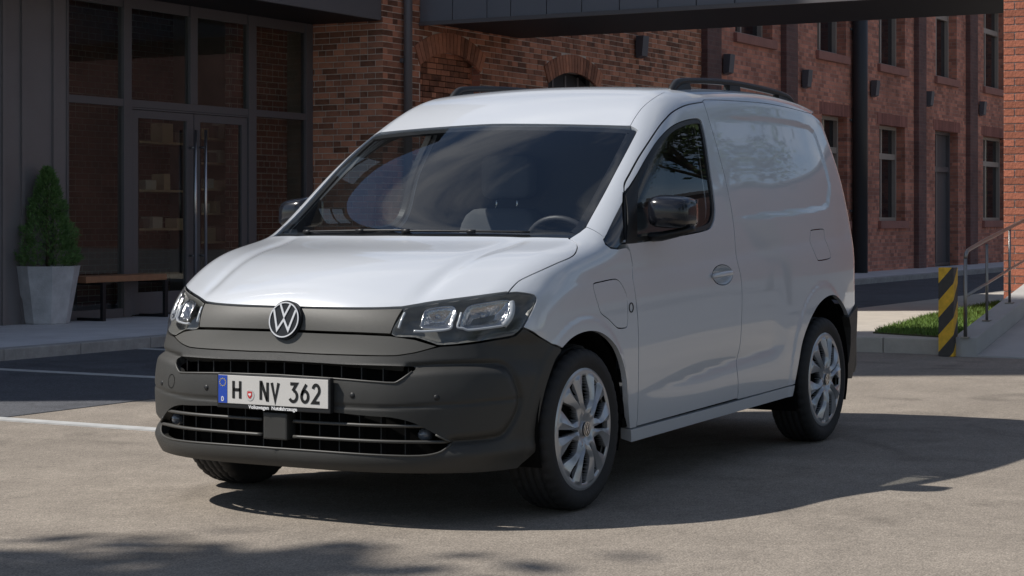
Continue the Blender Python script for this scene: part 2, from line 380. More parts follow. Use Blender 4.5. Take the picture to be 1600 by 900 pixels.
# arches over the blind bay and the near window
for (a, b), zs in ((arch1, z_a1), (arch2, z_a2)):
    c = (a + b) / 2; hw = (b - a) / 2 + .02; rise = .20; rad = (hw * hw + rise * rise) / (2 * rise); zc = zs + .0 - rad + .0
    th = math.asin(hw / rad); n = int(2 * th * rad / .082); am = MB()
    for k in range(n):
        t0 = -th + 2 * th * (k + .07) / n; t1 = -th + 2 * th * (k + .93) / n; r0, r1 = rad - .20, rad + .06
        q = [(c + r * math.sin(t), zc + .14 + r * math.cos(t)) for (r, t) in ((r0 + .20, t0), (r1 + .20, t0), (r1 + .20, t1), (r0 + .20, t1))]
        am.prism(q, lambda x, z: (x, -.03, z), lambda x, z: (x, .012, z))
    tag(am.build('arch_bricks', M_brick, mill), kind='stuff')
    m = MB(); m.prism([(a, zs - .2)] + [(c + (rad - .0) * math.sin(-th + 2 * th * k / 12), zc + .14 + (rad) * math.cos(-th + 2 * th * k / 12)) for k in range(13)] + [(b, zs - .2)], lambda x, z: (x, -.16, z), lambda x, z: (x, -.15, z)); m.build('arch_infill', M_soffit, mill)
m = MB(); m.box((arch1[0] - .002, -.13, .4), (arch1[0] + .006, -.003, z_a1 + .02)); m.build('bay_reveal', M_farbrick, mill)
sk = MB()
for (s, L, z) in courses(arch1[1] - arch1[0], 1.9, z_a1 + .2, 21): sk.box((arch1[0] + s, -.20, z), (arch1[0] + s + L, -.125, z + .0645))
tag(sk.build('blind_bay_bricks', M_brick, mill), kind='stuff')
m = MB(); m.box((arch2[0], -.25, .9), (arch2[1], -.2, z_a2 + .2)); w_ = m.build('window', M_far_glass, mill)
m = MB()
for x in np.linspace(arch2[0], arch2[1], 5): m.box((x - .025, -.20, .9), (x + .025, -.14, z_a2 + .1))
m.build('window_frame', M_frame, w_)
# windows and the door of the far stretch
def mill_window(a, b, z0, z1, door=False):
    m = MB(); m.box((a, -.30, z0), (b, -.27, z1)); w = m.build('door' if door else 'window', M_far_glass if not door else M_frame, mill)
    f = MB(); t = .07; zt = z0 + (z1 - z0) * (.72 if door else .68)
    f.box((a, -.27, z0), (a + t, -.19, z1)); f.box((b - t, -.27, z0), (b, -.19, z1)); f.box((a + t, -.27, z1 - t), (b - t, -.19, z1)); f.box((a + t, -.27, z0), (b - t, -.19, z0 + t))
    f.box((a + t, -.265, zt - .06), (b - t, -.20, zt + .06)); xm = b - (b - a) * .42
    f.box((xm - .035, -.265, z0 + t), (xm + .035, -.20, (zt - .06))); f.box((xm - .035, -.265, zt + .06), (xm + .035, -.20, z1 - t)); f.build('window_frame', M_frame if door else mat('mill_frame', (.36, .31, .27), .5), w)
    if not door:
        f = MB(); f.box((b - t - .26, -.262, z0 + t), (b - t - .004, -.258, z1 - t)); f.build('reflection_strip', M_cream, w); f = MB(); f.box((xm - .22, -.262, zt + .064), (xm - .04, -.258, z1 - t)); f.build('reflection_strip', M_cream, w)  # cream strips paint warm reflections onto the panes
        f = MB(); f.box((a - .08, -.10, z0 - .16), (b + .08, .07, z0), bev=.01); f.build('sill', mat('brick_sill', (.34, .16, .13), .9, vary=.2), w)
    else:
        f = MB(); f.box((b - .22, -.19, z0 + .95), (b - .18, -.13, z0 + 1.35)); f.build('handle', M_blacksteel, w)
for a, b in ups: mill_window(a, b, zs_up, zs_up + 2.1)
for a, b, c, d, k in lows: mill_window(a, b, c, d, k == 'door')
for a, b, c, d, k in lows:                                      # soldier courses over the lower openings
    s = MB(); n = int((b - a + .3) / .086)
    for i in range(n): s.box((a - .15 + i * .086, -.02, d), (a - .15 + i * .086 + .075, .008, d + .235))
    tag(s.build('soldier_course', mat('soldier_brick', (.30, .125, .10), .9, vary=.25, obj_rand=.2), mill), kind='stuff')
for (u0, u1) in ((1096, 1118), (1220, 1238), (1428, 1440), (1509, 1521)):
    m = MB(); m.box((BX(u1), -.05, 0), (BX(u0), .11, ZB)); m.build('pilaster', M_dkbrick, mill)
m = MB(); m.box((XE, -.5, ZB), (.1, .15, ZB + .2)); m.build('parapet', M_lstone, mill)
m = MB(); m.box((XE, -8, 0), (-.08, -.42, ZB)); m.build('building_core', mat('core_dark', (.03, .03, .03), .9), mill)
# the pier beside the shop: bricks laid singly on both of its faces
m = MB(); m.box((-.62, -1.9, 0), (-.004, -.004, ZB)); m.build('pier_core', M_mort, mill)
LPX = -(YA - YB) + .02
vis = []
for (s, L, z) in courses(LPX, .11, 4.0, 8): vis.append(('x', s, L, z))
for (s, L, z) in courses(.62, .11, 4.0, 9): vis.append(('y', s, L, z))
vis.sort(key=lambda t: -t[3]); count_b = 0            # the highest ones show above the van
rest = MB()
for k, (f, s, L, z) in enumerate(vis):
    if z > 1.25 and count_b < 300 + 0:
        o = link('brick', brick_mesh(L, f, M_brick, 'B'), mill); count_b += 1
        o.location = (0, -s, z) if f == 'x' else (-s - .003, 0, z)
    else:
        if f == 'x': rest.box((-.05, -s - L, z), (.003, -s, z + .0645))
        else: rest.box((-s - L, -.05, z), (-s, .003, z + .0645))
tag(rest.build('pier_bricks', M_brick, mill), kind='stuff')
mill_x = XP
# things fixed to the mill's face
def wall_lamp(u, v, lab):
    p = ony(u, v, YB); r = empty('wall_lamp', (p[0], YB + .004, p[2])); tag(r, lab, 'wall lamp', 'grey box lamps along the mill wall')
    m = MB(); m.box((-.07, .0, -.09), (.07, .03, .09)); m.build('back_plate', M_frame, r)
    m = MB(); m.prism([(.03, -.17), (.13, -.14), (.16, .17), (.03, .17)], lambda y, z: (-.10, y, z), lambda y, z: (.10, y, z)); m.build('lamp_body', mat('lamp_grey', (.10, .105, .12), .5), r)
for (u, v), lab in zip(((995,74),(1131,101),(1254,124),(1361,139),(1447,155),(1530,170)),
        ('grey wall lamp nearest the footbridge, above the rear of the van roof', 'grey wall lamp on the mill wall above the black roof rail', 'grey wall lamp on the mill wall just above the van rear roof corner', 'grey wall lamp just right of the tall black downpipe', 'grey wall lamp between two tall windows above the mill door side', 'grey wall lamp farthest along the mill wall, nearest the brick corner')): wall_lamp(u, v, lab)
def downpipe(u, r, y, lab, z1=6.8, mt=None):
    mt = mt or M_frame
    p = ony(u, 200, y); t = empty('downpipe', (p[0], y, ZP)); tag(t, lab, 'downpipe')
    m = MB(); m.tube([(0, 0, 0), (0, 0, z1)], r, 14); m.build('pipe', mt, t)
    for z in (1.2, 3.0, 4.8):
        m = MB(); m.box((-r - .02, -r - .05, z), (r + .02, -r + .02, z + .05)); m.build('bracket', M_frame, t)
downpipe(637.5, .055, YB + .075, 'slim dark grey downpipe beside the near brick pier')
downpipe(1344, .15, YB + .16, 'thick black downpipe on the far stretch of the mill wall', mt=mat('black_pipe', (.035, .036, .040), .5))

# ---- glazed shop with canopy
shop = empty('shop_building', (XP, YA, 0)); tag(shop, 'dark metal clad shop with glazed front and canopy on the left', 'building')
SX = lambda u: float(ony(u, 200, YA)[0]) - XP
SZ = lambda u, v: float(ony(u, v, YA)[2])
xe = SX(103); zt0, zt1 = SZ(103, 159), SZ(103, 147); zcan = float(ony(590, 30, YB + .0)[2]); ZS = 7.7
# cladding: upright metal sheets with standing seams
zcl = zcan + .8; us = [103, 82, 33, 3, -46, -96, -146, -200, -260, -330, -410]
for a, b in zip(us[:-1], us[1:]):
    m = MB(); m.box((SX(a), -.06, ZP), (SX(b) - .006, 0, zcl)); pnl = m.build('cladding_sheet', M_clad, shop)
    m = MB(); m.box((SX(b) - .03, 0.0, ZP), (SX(b) + .012, .028, zcl)); m.build('seam', M_clad, pnl)
m = MB(); m.box((0, -.4, zcan + .1), (14, -.065, ZS)); m.build('upper_wall', mat('upper_cladding', (.035, .036, .040), .5), shop)
for x in (2.2, 4.0, 5.8):
    m = MB(); m.box((x, -.064, 5.3), (x + 1.2, -.05, 7.0)); w_ = m.build('upper_window', mat('pale_glass', (.10, .14, .17), .08, coat=1), shop)
    m = MB(); m.box((x, -.05, 6.1), (x + 1.2, -.02, 6.2)); m.build('window_bar', M_soffit, w_)
m = MB(); m.box((SX(-410), -.4, ZP), (14, -.065, zcl)); m.build('side_wall', M_clad, shop)
m = MB(); m.box((-2.95 - XP, -3, 0), (-.46 - XP, -.42, 16.5)); m.build('stair_tower', M_canopy, shop)
m = MB(); m.box((-.02, -5, ZS + .2), (3.7, -.6, 13.2)); m.build('added_shade_block', mat('shade_block_black', (.016, .016, .018), .95, spec=.08), shop)  # unseen block added to keep the sun off the footbridge fascia
for z0, z1 in ((10.9, 11.75), (11.9, 12.75)):
    m = MB(); m.box((3.69, -4.3, z0), (3.72, -2.9, z1)); m.build('upper_window', mat('pale_glass', (.10, .14, .17), .08, coat=1), shop)
for x in (.5, 1.6, 2.7):
    for z in (8.6, 10.8):
        m = MB(); m.box((x - .35, -.62, z), (x + .35, -.59, z + 1.5)); w_ = m.build('upper_window', M_far_glass, shop)
        m = MB(); m.box((x - .35, -.595, z + .72), (x + .35, -.57, z + .78)); m.build('window_bar', M_frame, w_)
m = MB(); m.box((SX(-410), -7, ZS), (14, .05, ZS + .15)); m.box((xe, -7, ZS), (-.02, .05, ZS + .15)); m.box((-.05, -7, .1), (14, -6.9, ZS)); m.build('roof', M_canopy, shop)
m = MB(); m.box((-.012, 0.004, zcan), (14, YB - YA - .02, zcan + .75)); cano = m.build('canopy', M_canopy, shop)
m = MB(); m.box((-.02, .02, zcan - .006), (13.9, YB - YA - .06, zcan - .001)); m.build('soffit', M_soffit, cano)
# frame members
def member(u0, u1, z0, z1, nm='mullion', d=.09): 
    m = MB(); m.box((SX(u1), -.08, z0), (SX(u0), d - .08, z1), bev=.004); return m.build(nm, M_frame, shop)
for u0, u1 in ((103, 107), (193, 205), (388, 400)): member(u0, u1, ZP, zcan)
member(297, 308, zt1, zcan); m_r = member(478, 489, ZP, zcan)
m = MB(); m.box((SX(478), -.07, zt0), (SX(107), .0, zt1)); m.build('transom', M_frame, shop)
for a_, b_ in ((478, 400), (193, 107)): m = MB(); m.box((SX(a_), -.07, ZP), (SX(b_), 0, ZP + .10)); m.build('base_rail', M_frame, shop)
m = MB(); m.box((SX(478), -.07, zcan - .12), (SX(107), -.01, zcan)); m.build('head_rail', M_frame, shop)
for u0, u1, z0, z1 in ((107, 193, ZP + .1, zt0), (400, 478, ZP + .1, zt0), (107, 193, zt1, zcan), (205, 297, zt1, zcan), (308, 388, zt1, zcan), (400, 478, zt1, zcan)):
    m = MB(); m.box((SX(u1), -.040, z0), (SX(u0), -.030, z1)); m.build('window_pane', M_shop, shop)
zdh = SZ(205, 170)
m = MB(); m.box((SX(388), -.07, zdh), (SX(205), .0, zt0 - .004)); m.build('door_head', M_frame, shop)
for (u0, u1, g0, g1, uh) in ((205, 304, 217, 293, 305.5), (304.5, 388, 314, 379, 321.5)):
    d = MB(); x0, x1, a, b = SX(u1) + .004, SX(u0) - .004, SX(g1), SX(g0); z0, z1 = ZP + .02, zdh - .006; gz1 = SZ(217, 184); gz0 = ZP + .26
    d.box((x0, -.065, z0), (a, -.012, z1)); d.box((b, -.065, z0), (x1, -.012, z1)); d.box((a, -.065, gz1), (b, -.012, z1)); d.box((a, -.065, z0), (b, -.012, gz0))
    dr = d.build('glazed_door', M_frame, shop)
    m = MB(); m.box((a, -.042, gz0), (b, -.034, gz1)); m.build('door_pane', M_shop, dr)
    hx = float(ony(uh, 300, YA + .07)[0]) - XP; zh1 = float(ony(uh, 203, YA + .07)[2]); zh0 = ZP + .45
    m = MB(); m.tube([(hx, .07, zh0), (hx, .07, zh1)], .018, 12)
    for z in (zh0 + .2, zh1 - .2): m.tube([(hx, .07, z), (hx, -.012, z)], .012, 8)
    m.build('door_handle', M_steel, dr)
# the room behind the glass
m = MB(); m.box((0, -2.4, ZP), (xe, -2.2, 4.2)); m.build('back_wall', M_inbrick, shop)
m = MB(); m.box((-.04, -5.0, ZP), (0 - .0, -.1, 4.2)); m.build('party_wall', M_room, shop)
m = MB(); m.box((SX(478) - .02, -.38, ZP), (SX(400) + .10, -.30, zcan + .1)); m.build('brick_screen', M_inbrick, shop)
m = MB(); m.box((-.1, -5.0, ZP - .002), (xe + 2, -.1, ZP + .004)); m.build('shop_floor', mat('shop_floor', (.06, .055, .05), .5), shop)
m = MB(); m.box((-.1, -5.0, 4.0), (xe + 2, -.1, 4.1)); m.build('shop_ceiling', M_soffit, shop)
# shelf units inside
def shelf_unit(xa, xb, yd, zs, lab, seed):
    rn = random.Random(seed); t = empty('shelf_unit', (XP + xb, YA - yd, ZP)); tag(t, lab, 'shelf'); w = xb - xa
    for x in (-w, -.03):
        m = MB(); m.box((x, -.3, 0), (x + .03, 0, zs[-1] + .35 - ZP)); m.build('upright', M_blacksteel, t)
    for z in zs:
        m = MB(); m.box((-w + .03, -.30, z - ZP), (-.03, 0, z - ZP + .025)); m.build('shelf_board', M_shelf, t)
    items = []
    for z in zs:
        x = -w + .08
        while x < -.25:
            bw_, bh = rn.uniform(.08, .2), rn.uniform(.10, .24)
            if rn.random() < .75: items.append((x, z, bw_, bh))
            x += bw_ + rn.uniform(.03, .15)
    return t, items
BOXM = [mat('box_card', (.55, .42, .26), .8), mat('box_cream', (.70, .63, .50), .7), mat('box_dark', (.18, .15, .12), .7)]
n_item = 0
for (u0, u1, yd, lab, seed, vv) in ((217, 293, .55, 'dark shelf unit behind the left glass door leaf', 4, (225, 300, 360)), (314, 392, .50, 'tall shelf unit behind the right glass door leaf', 9, (220, 258, 298, 336, 380))):
    xa = float(ony(u1 + 6, 250, YA - yd)[0]) - XP; xb = float(ony(u0 - 2, 250, YA - yd)[0]) - XP; zs = [float(ony((u0 + u1) / 2, v, YA - yd)[2]) for v in vv][::-1]
    t, items = shelf_unit(xa, xb, yd, zs, lab, seed)
    lv = sorted({it[1] for it in items}); nth = {}
    for (x, z, w, h) in items:
        side = 'left' if u0 < 300 else 'right'; cn = ('brown', 'cream', 'dark')[n_item % 3]; k_ = nth[z] = nth.get(z, 0) + 1
        lab_ = '%s box, number %s from the right on the %s shelf behind the %s glass door' % (cn, ('one', 'two', 'three', 'four', 'five', 'six')[k_ - 1], ('lowest', 'second lowest', 'third lowest', 'fourth lowest', 'top')[lv.index(z)], side)
        lab_ = lab_.replace('number one from the right', 'rightmost').replace('number two', 'second').replace('number three', 'third').replace('number four', 'fourth').replace('number five', 'fifth')
        b = MB(); b.box((0, -.18, 0), (w, 0, h), bev=.004); o = b.build('storage_box', BOXM[n_item % 3]); o.location = (t.location.x + x, t.location.y - .06, z + .025)
        tag(o, lab_, 'box', 'boxes on the shop shelves'); n_item += 1

# ---- footbridge
XF0 = float(ony(655, 34, YB)[0]); XF1 = float(ony(811, 53, YB)[0]); ZF = float(ony(655, 34, YB)[2])
br = empty('footbridge', (XF0, YB, ZF)); tag(br, 'blue grey panelled footbridge spanning between the brick buildings overhead', 'footbridge')
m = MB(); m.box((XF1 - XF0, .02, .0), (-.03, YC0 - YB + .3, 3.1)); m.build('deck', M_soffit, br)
useam = [655, 706, 760, 797, 853, 908, 967, 1027, 1087, 1147, 1207, 1268, 1330, 1393, 1457, 1522, 1590]
ysm = [float(onx(u, 10, XF0)[1]) - YB for u in useam]
for a, b in zip(ysm[:-1], ysm[1:]):
    m = MB(); m.box((-.029, a + .012, -.0), (0, b, 2.2), bev=.003); m.build('fascia_panel', M_fascia, br)
m = MB(); m.box((-.03, .01, -.05), (.02, ysm[-1], -.002)); m.build('edge_trim', M_canopy, br)

# ---- island, ramp and grass on the right
XI = -9.40; ZI = .13
isl = MB(); isl.box((-60, -3.05, -.05), (XI - .15, YC0 + .5, ZI)); tag(isl.build('island_pavement', M_lstone), kind='structure')
isl = bpy.data.objects['island_pavement']; me_k = None
for k in range(4):
    y0 = -.345 - k * .66
    m = MB(); m.box((XI - .149, y0 - .655, -.05), (XI, y0, ZI + .004), bev=.012); m.build('kerb_stone', M_lstone, isl)
gp = [onz(u, v, ZI) for u, v in ((1364,521),(1420,524.5),(1492,529),(1530,505),(1571,477),(1560,474),(1500,485),(1450,496),(1400,510))]
m = MB(); m.prism([(p[0], p[1]) for p in gp], lambda x, y: (x, y, ZI - .02), lambda x, y: (x, y, ZI + .012)); tag(m.build('grass_bed', M_soil), kind='structure')
gr_ = MB(); poly = np.array([(p[0], p[1]) for p in gp]); rn = np.random.RandomState(2); lo, hi_ = poly.min(0), poly.max(0)
def in_poly(poly, pts):
    x, y = pts[:, 0], pts[:, 1]; r = np.zeros(len(pts), bool)
    for i in range(len(poly)):
        (x1, y1), (x2, y2) = poly[i], poly[(i + 1) % len(poly)]
        if y1 != y2: r ^= ((y1 > y) != (y2 > y)) & (x < (x2 - x1) * (y - y1) / (y2 - y1) + x1)
    return r
pts = rn.uniform(lo, hi_, (26000, 2)); pts = pts[in_poly(poly, pts)][:9000]; vs = []; fs = []
for (x, y) in pts:
    a = rn.uniform(0, 6.28); h = rn.uniform(.02, .058); w = .006; o = len(vs); lx, ly = rn.normal(0, .02, 2)
    vs += [(x - w * math.cos(a), y - w * math.sin(a), ZI + .01), (x + w * math.cos(a), y + w * math.sin(a), ZI + .01), (x + lx, y + ly, ZI + .01 + h)]; fs.append((o, o + 1, o + 2))
gr_.add(vs, fs); tag(gr_.build('grass', M_grass), 'short sunlit grass beside the ramp', 'grass', kind='stuff')
YR0, YR1 = -.335, -.135
pe = ony(1600, 470, YR1); slope = (pe[2] - .16) / (-9.26 - pe[0]); zu = lambda x: .16 + slope * (-9.26 - x)
ramp = empty('access_ramp', (-9.26, YR1, 0)); tag(ramp, 'pale concrete access ramp rising to the brick corner on the right', 'ramp')
m = MB(); m.prism([(0, -.03), (0, .16), (-2.82, .16 + slope * 2.82), (-2.82, -.03)], lambda x, z: (x, YR0 - YR1, z), lambda x, z: (x, 0, z)); m.build('upstand', M_ramp, ramp)
m = MB(); m.prism([(0, -.03), (0, .012), (-2.82, .012 + slope * 2.82), (-2.82, -.03)], lambda x, z: (x, .002, z), lambda x, z: (x, 2.2, z)); m.build('ramp_surface', M_ramp, ramp)
rl = empty('handrail', (-9.3, (YR0 + YR1) / 2, .16)); tag(rl, 'steel tube handrail with three posts along the ramp edge', 'handrail'); yr = (YR0 + YR1) / 2
def rp(u, v): p = ony(u, v, yr); return (p[0] + 9.3, 0, p[2] - .16)
for ub, vb, vt in ((1508.5, 533, 404), (1542, 511, 381), (1577.5, 489, 358)):
    a = rp(ub, vb); zb_ = zu(a[0] - 9.3) - .16; t = rp(ub, vt); m = MB(); m.tube([(a[0], 0, zb_), (a[0], 0, t[2])], .016 if vt > 400 else .013, 10); pst = m.build('post', M_rail, rl)
    m = MB(); m.box((a[0] - .035, -.035, zb_ - .004), (a[0] + .035, .035, zb_ + .008)); m.build('base_plate', M_rail, pst)
p0 = rp(1508.5, 404); m = MB(); m.tube([p0, rp(1509.2, 397), rp(1512, 391.5), rp(1518, 387.5), rp(1542, 374), rp(1577, 356), rp(1612, 338)], .017, 10); m.build('top_rail', M_rail, rl)
m = MB(); m.tube([rp(1508.5, 463), rp(1542, 443), rp(1577, 421), rp(1612, 400)], .013, 10); m.build('mid_rail', M_rail, rl)

# ---- striped post
def stripe_mat():
    m = bpy.data.materials.new('hazard_stripes'); m.use_nodes = True; nt = m.node_tree; L = nt.links.new; p = nt.nodes['Principled BSDF']
    tc = nt.nodes.new('ShaderNodeTexCoord'); sp = nt.nodes.new('ShaderNodeSeparateXYZ'); L(tc.outputs['Object'], sp.inputs[0])
    def mth(op, a, b=None):
        n = nt.nodes.new('ShaderNodeMath'); n.operation = op
        for i, q in enumerate((a, b)):
            if q is None: continue
            if isinstance(q, (int, float)): n.inputs[i].default_value = q
            else: L(q, n.inputs[i])
        return n.outputs[0]
    s = mth('MULTIPLY', mth('ADD', sp.outputs[1], mth('MULTIPLY', sp.outputs[0], -1)), 1.15); f = mth('FRACT', mth('DIVIDE', mth('ADD', mth('SUBTRACT', sp.outputs[2], s), .62), .292)); c = mth('GREATER_THAN', f, .5)
    mx = nt.nodes.new('ShaderNodeMix'); mx.data_type = 'RGBA'; mx.inputs['A'].default_value = (.060, .052, .045, 1); mx.inputs['B'].default_value = (.85, .48, .03, 1); L(c, mx.inputs['Factor'])
    n = nt.nodes.new('ShaderNodeTexNoise'); n.inputs['Scale'].default_value = 18; n.inputs['Detail'].default_value = 6; L(tc.outputs['Object'], n.inputs['Vector'])
    mr = nt.nodes.new('ShaderNodeMapRange'); mr.inputs[1].default_value = .3; mr.inputs[2].default_value = .7; mr.inputs[3].default_value = .8; mr.inputs[4].default_value = 1.12; L(n.outputs['Fac'], mr.inputs[0])
    hs = nt.nodes.new('ShaderNodeHueSaturation'); L(mx.outputs['Result'], hs.inputs['Color']); L(mr.outputs[0], hs.inputs['Value']); L(hs.outputs['Color'], p.inputs['Base Color']); p.inputs['Roughness'].default_value = .55
    return m
pb = onz(1479, 557, 0); m = MB(); m.box((-.13, -.066, 0), (0, .066, .755), bev=.006); o = m.build('hazard_post', stripe_mat()); o.location = (pb[0] + .02, pb[1], 0)
tag(o, 'yellow and black striped square post beside the ramp end', 'bollard')

# ---- planter with clipped conifer, bench
pp = onz(80, 506, ZP); pot = empty('planter', (pp[0] + .0, pp[1] - .05, ZP)); tag(pot, 'tall tapered concrete planter in front of the metal cladding', 'planter')
m = MB(); n = 8; rot = R(22.5 + 29)
prof = [(.215, 0), (.226, .015), (.328, .57), (.334, .59), (.29, .59), (.286, .54), (0, .54)]
vs = []; fs = []
for (r, h) in prof:
    for k in range(n): vs.append((r * math.cos(rot + 2 * math.pi * k / n), r * math.sin(rot + 2 * math.pi * k / n), h))
for i in range(len(prof) - 1):
    for k in range(n): fs.append((i * n + k, i * n + (k + 1) % n, (i + 1) * n + (k + 1) % n, (i + 1) * n + k))
m.add(vs, fs); m.build('pot', M_pot, pot)
m = MB(); m.lathe([(0, .545), (.28, .542)], 12); m.build('soil', M_soil, pot)
con = empty('potted_conifer', (pot.location.x, pot.location.y, ZP + .50)); tag(con, 'small cone shaped evergreen growing in the concrete planter', 'conifer')
m = MB(); m.tube([(0, 0, 0), (0, 0, 1.0)], [.02, .006], 8); m.build('trunk', M_bark, con)
rn = np.random.RandomState(4); vs = []; fs = []
for k in range(1900):
    h = rn.uniform(0, 1) ** 1.15; R0 = .335 * (1 - h) ** .80 * (1 + .10 * math.sin(h * 23)) * min(1, .72 + h * 2.2) + .012
    a = rn.uniform(0, 6.283); r = R0 * rn.uniform(.5, 1.13) ** .7; c = np.array([r * math.cos(a), r * math.sin(a), .10 + h * .98]); out = np.array([math.cos(a), math.sin(a), .55 + .5 * h])
    for j in range(9):
        d = out + rn.normal(0, .55, 3); d /= np.linalg.norm(d); s = np.cross(d, rn.normal(0, 1, 3)); s /= max(np.linalg.norm(s), 1e-6); L_ = rn.uniform(.022, .050); w = .0045; o = len(vs); b = c + rn.normal(0, .012, 3)
        vs += [tuple(b - s * w), tuple(b + s * w), tuple(b + d * L_ + s * w * .3)]; fs.append((o, o + 1, o + 2))
m = MB(); m.add(vs, fs); m.build('crown', M_leafA, con)
bf = onz(157, 502, ZP); bb_ = onz(262, 494, ZP); bench = empty('bench', (bf[0], bf[1], ZP)); tag(bench, 'low wooden bench with black steel loop legs beside the shop doors', 'bench')
xb1 = bb_[0] - bf[0]; 
for y0, y1 in ((-.36, -.245), (-.24, -.125), (-.12, 0)):
    m = MB(); m.box((.22, y0, .404), (xb1 + .10, y1, .47), bev=.006); m.build('seat_plank', M_wood, bench)
for x in (-.02, xb1 + .15):
    m = MB()
    for a, b in (((0, 0), (.0, .41)), ((-.36, 0), (-.36, .41))): m.box((x - .025, a[0] - .0, 0.0), (x + .025, a[0] + .035 if a[0] == 0 else a[0] - .035, .403))
    m.box((x - .025, -.36, 0), (x + .025, 0, .03)); m.box((x - .025, -.36, .375), (x + .025, 0, .403)); m.build('leg_loop', M_blacksteel, bench)

# ---- trees outside the frame: they shade the foreground and show in the paint
def tree(name, loc, h, rad, lab, seed, nleaf=5200, zbase=.38, leaf=.085):
    rn = np.random.RandomState(seed); t = empty(name, loc); tag(t, lab, 'tree', 'street trees around the yard')
    m = MB(); m.tube([(0, 0, 0), (.05, .03, h * .25), (.0, .08, h * .55), (.06, 0, h * .9)], [h * .022, h * .018, h * .012, h * .003], 10)
    tips = []
    for k in range(16):
        z0 = h * rn.uniform(.32, .7); a = rn.uniform(0, 6.28); L_ = rad * rn.uniform(.7, 1.05); e = np.array([L_ * math.cos(a), L_ * math.sin(a), z0 + h * rn.uniform(.08, .28)]); mid = np.array([e[0] * .45, e[1] * .45, z0 + (e[2] - z0) * .65]); m.tube([(0, .05, z0), tuple(mid), tuple(e)], [h * .008, h * .005, h * .0015], 6); tips += [e, mid * .6 + e * .4, mid]
    m.build('trunk', M_bark, t); tips.append(np.array([0, 0, h * .95])); vs = []; fs = []; tips = np.array(tips)
    for k in range(nleaf):
        c = tips[rn.randint(len(tips))] + rn.normal(0, rad * .20, 3); d = rn.normal(0, 1, 3); d /= np.linalg.norm(d); s = np.cross(d, rn.normal(0, 1, 3)); s /= np.linalg.norm(s); w = leaf * rn.uniform(.6, 1.3); o = len(vs)
        vs += [tuple(c - s * w * .5), tuple(c + d * w), tuple(c + s * w * .5), tuple(c - d * w)]; fs.append((o, o + 1, o + 2, o + 3))
    m = MB(); m.add(vs, fs); m.build('crown', M_leafT, t)
tree('street_tree', (7.3, -5.3, 0), 12.0, 1.75, 'tall leafy tree to the left of the camera shading the foreground', 3, nleaf=7000, leaf=.16)
for k, (x, y, h, r_) in enumerate(((-22., 8.6, 13.0, 2.8), (-6., 12.0, 8.6, 2.6), (1.5, 12.5, 8.0, 2.4), (9.5, 12.5, 8.0, 2.4))):
    tree('street_tree', (x, y, 0), h, r_, ('tall leafy tree far across the yard mirrored in the van side', 'leafy tree across the yard from the van doors', 'leafy tree across the yard from the van nose', 'leafy tree behind the camera')[k], 20 + k, leaf=.13, nleaf=4600)
hs_ = empty('added_yard_building', (-52, -2, 0)); tag(hs_, 'unseen dark brick building added at the far yard end to darken reflections', 'building')  # unseen, added to darken what the shop glass and van side reflect
m = MB(); m.box((-8, 0, 0), (0, 60, 10.0)); m.build('wall', M_dkbrick, hs_)
m = MB(); m.box((-8.2, -.2, 10.0), (.2, 60.2, 10.3)); m.build('roof', M_canopy, hs_)
# ================================================================== the van
class Spl:
    def __init__(s, pts):
        p = np.array(sorted(map(tuple, pts)), float); s.x = p[:, 0]; s.y = p[:, 1]; n = len(p)
        h = np.diff(s.x); A = np.eye(n); b = np.zeros(n)
        for i in range(1, n - 1):
            A[i, i - 1] = h[i - 1]; A[i, i] = 2 * (h[i - 1] + h[i]); A[i, i + 1] = h[i]
            b[i] = 6 * ((s.y[i + 1] - s.y[i]) / h[i] - (s.y[i] - s.y[i - 1]) / h[i - 1])
        s.m = np.linalg.solve(A, b); s.h = h
        s.d0 = (s.y[1] - s.y[0]) / h[0] - h[0] * (2 * s.m[0] + s.m[1]) / 6
        s.d1 = (s.y[-1] - s.y[-2]) / h[-1] + h[-1] * (s.m[-2] + 2 * s.m[-1]) / 6
    def __call__(s, x):
        x = np.asarray(x, float); i = np.clip(np.searchsorted(s.x, x) - 1, 0, len(s.x) - 2)
        h = s.h[i]; xc = np.clip(x, s.x[0], s.x[-1]); a = (s.x[i + 1] - xc) / h; b = (xc - s.x[i]) / h
        r = a * s.y[i] + b * s.y[i + 1] + ((a ** 3 - a) * s.m[i] + (b ** 3 - b) * s.m[i + 1]) * h * h / 6
        return r + np.minimum(x - s.x[0], 0) * s.d0 + np.maximum(x - s.x[-1], 0) * s.d1
def ss(a, b, x):
    t = np.clip((x - a) / (b - a), 0, 1); return t * t * (3 - 2 * t)
def smax(a, b, k):
    h = np.maximum(k - np.abs(a - b), 0); return np.maximum(a, b) + h * h / (4 * k)
ZC=Spl([(-3.7,1.7383),(-3.5,1.7699),(-3.1,1.8138),(-2.6,1.8383),(-2.1,1.8367),(-1.7,1.8225),(-1.4,1.8049),(-1.2,1.7728),(-1,1.6961),(-0.82,1.6002),(-0.6,1.4725),(-0.3,1.2807),(-0.08,1.1424),(0.02,1.0944),(0.12,1.0693),(0.25,1.0486),(0.4,1.0206),(0.55,0.9701),(0.68,0.9050),(0.76,0.8561),(0.85,0.7775),(0.95,0.6442)])
SIDE=Spl([(0.16,0.8509),(0.22,0.8680),(0.3,0.8849),(0.38,0.8957),(0.5,0.9045),(0.65,0.9107),(0.8,0.9098),(0.92,0.9088),(1.02,0.9026),(1.12,0.8888),(1.25,0.8663),(1.4,0.8340),(1.55,0.7886),(1.68,0.7437),(1.8,0.7095),(1.9,0.6794)])
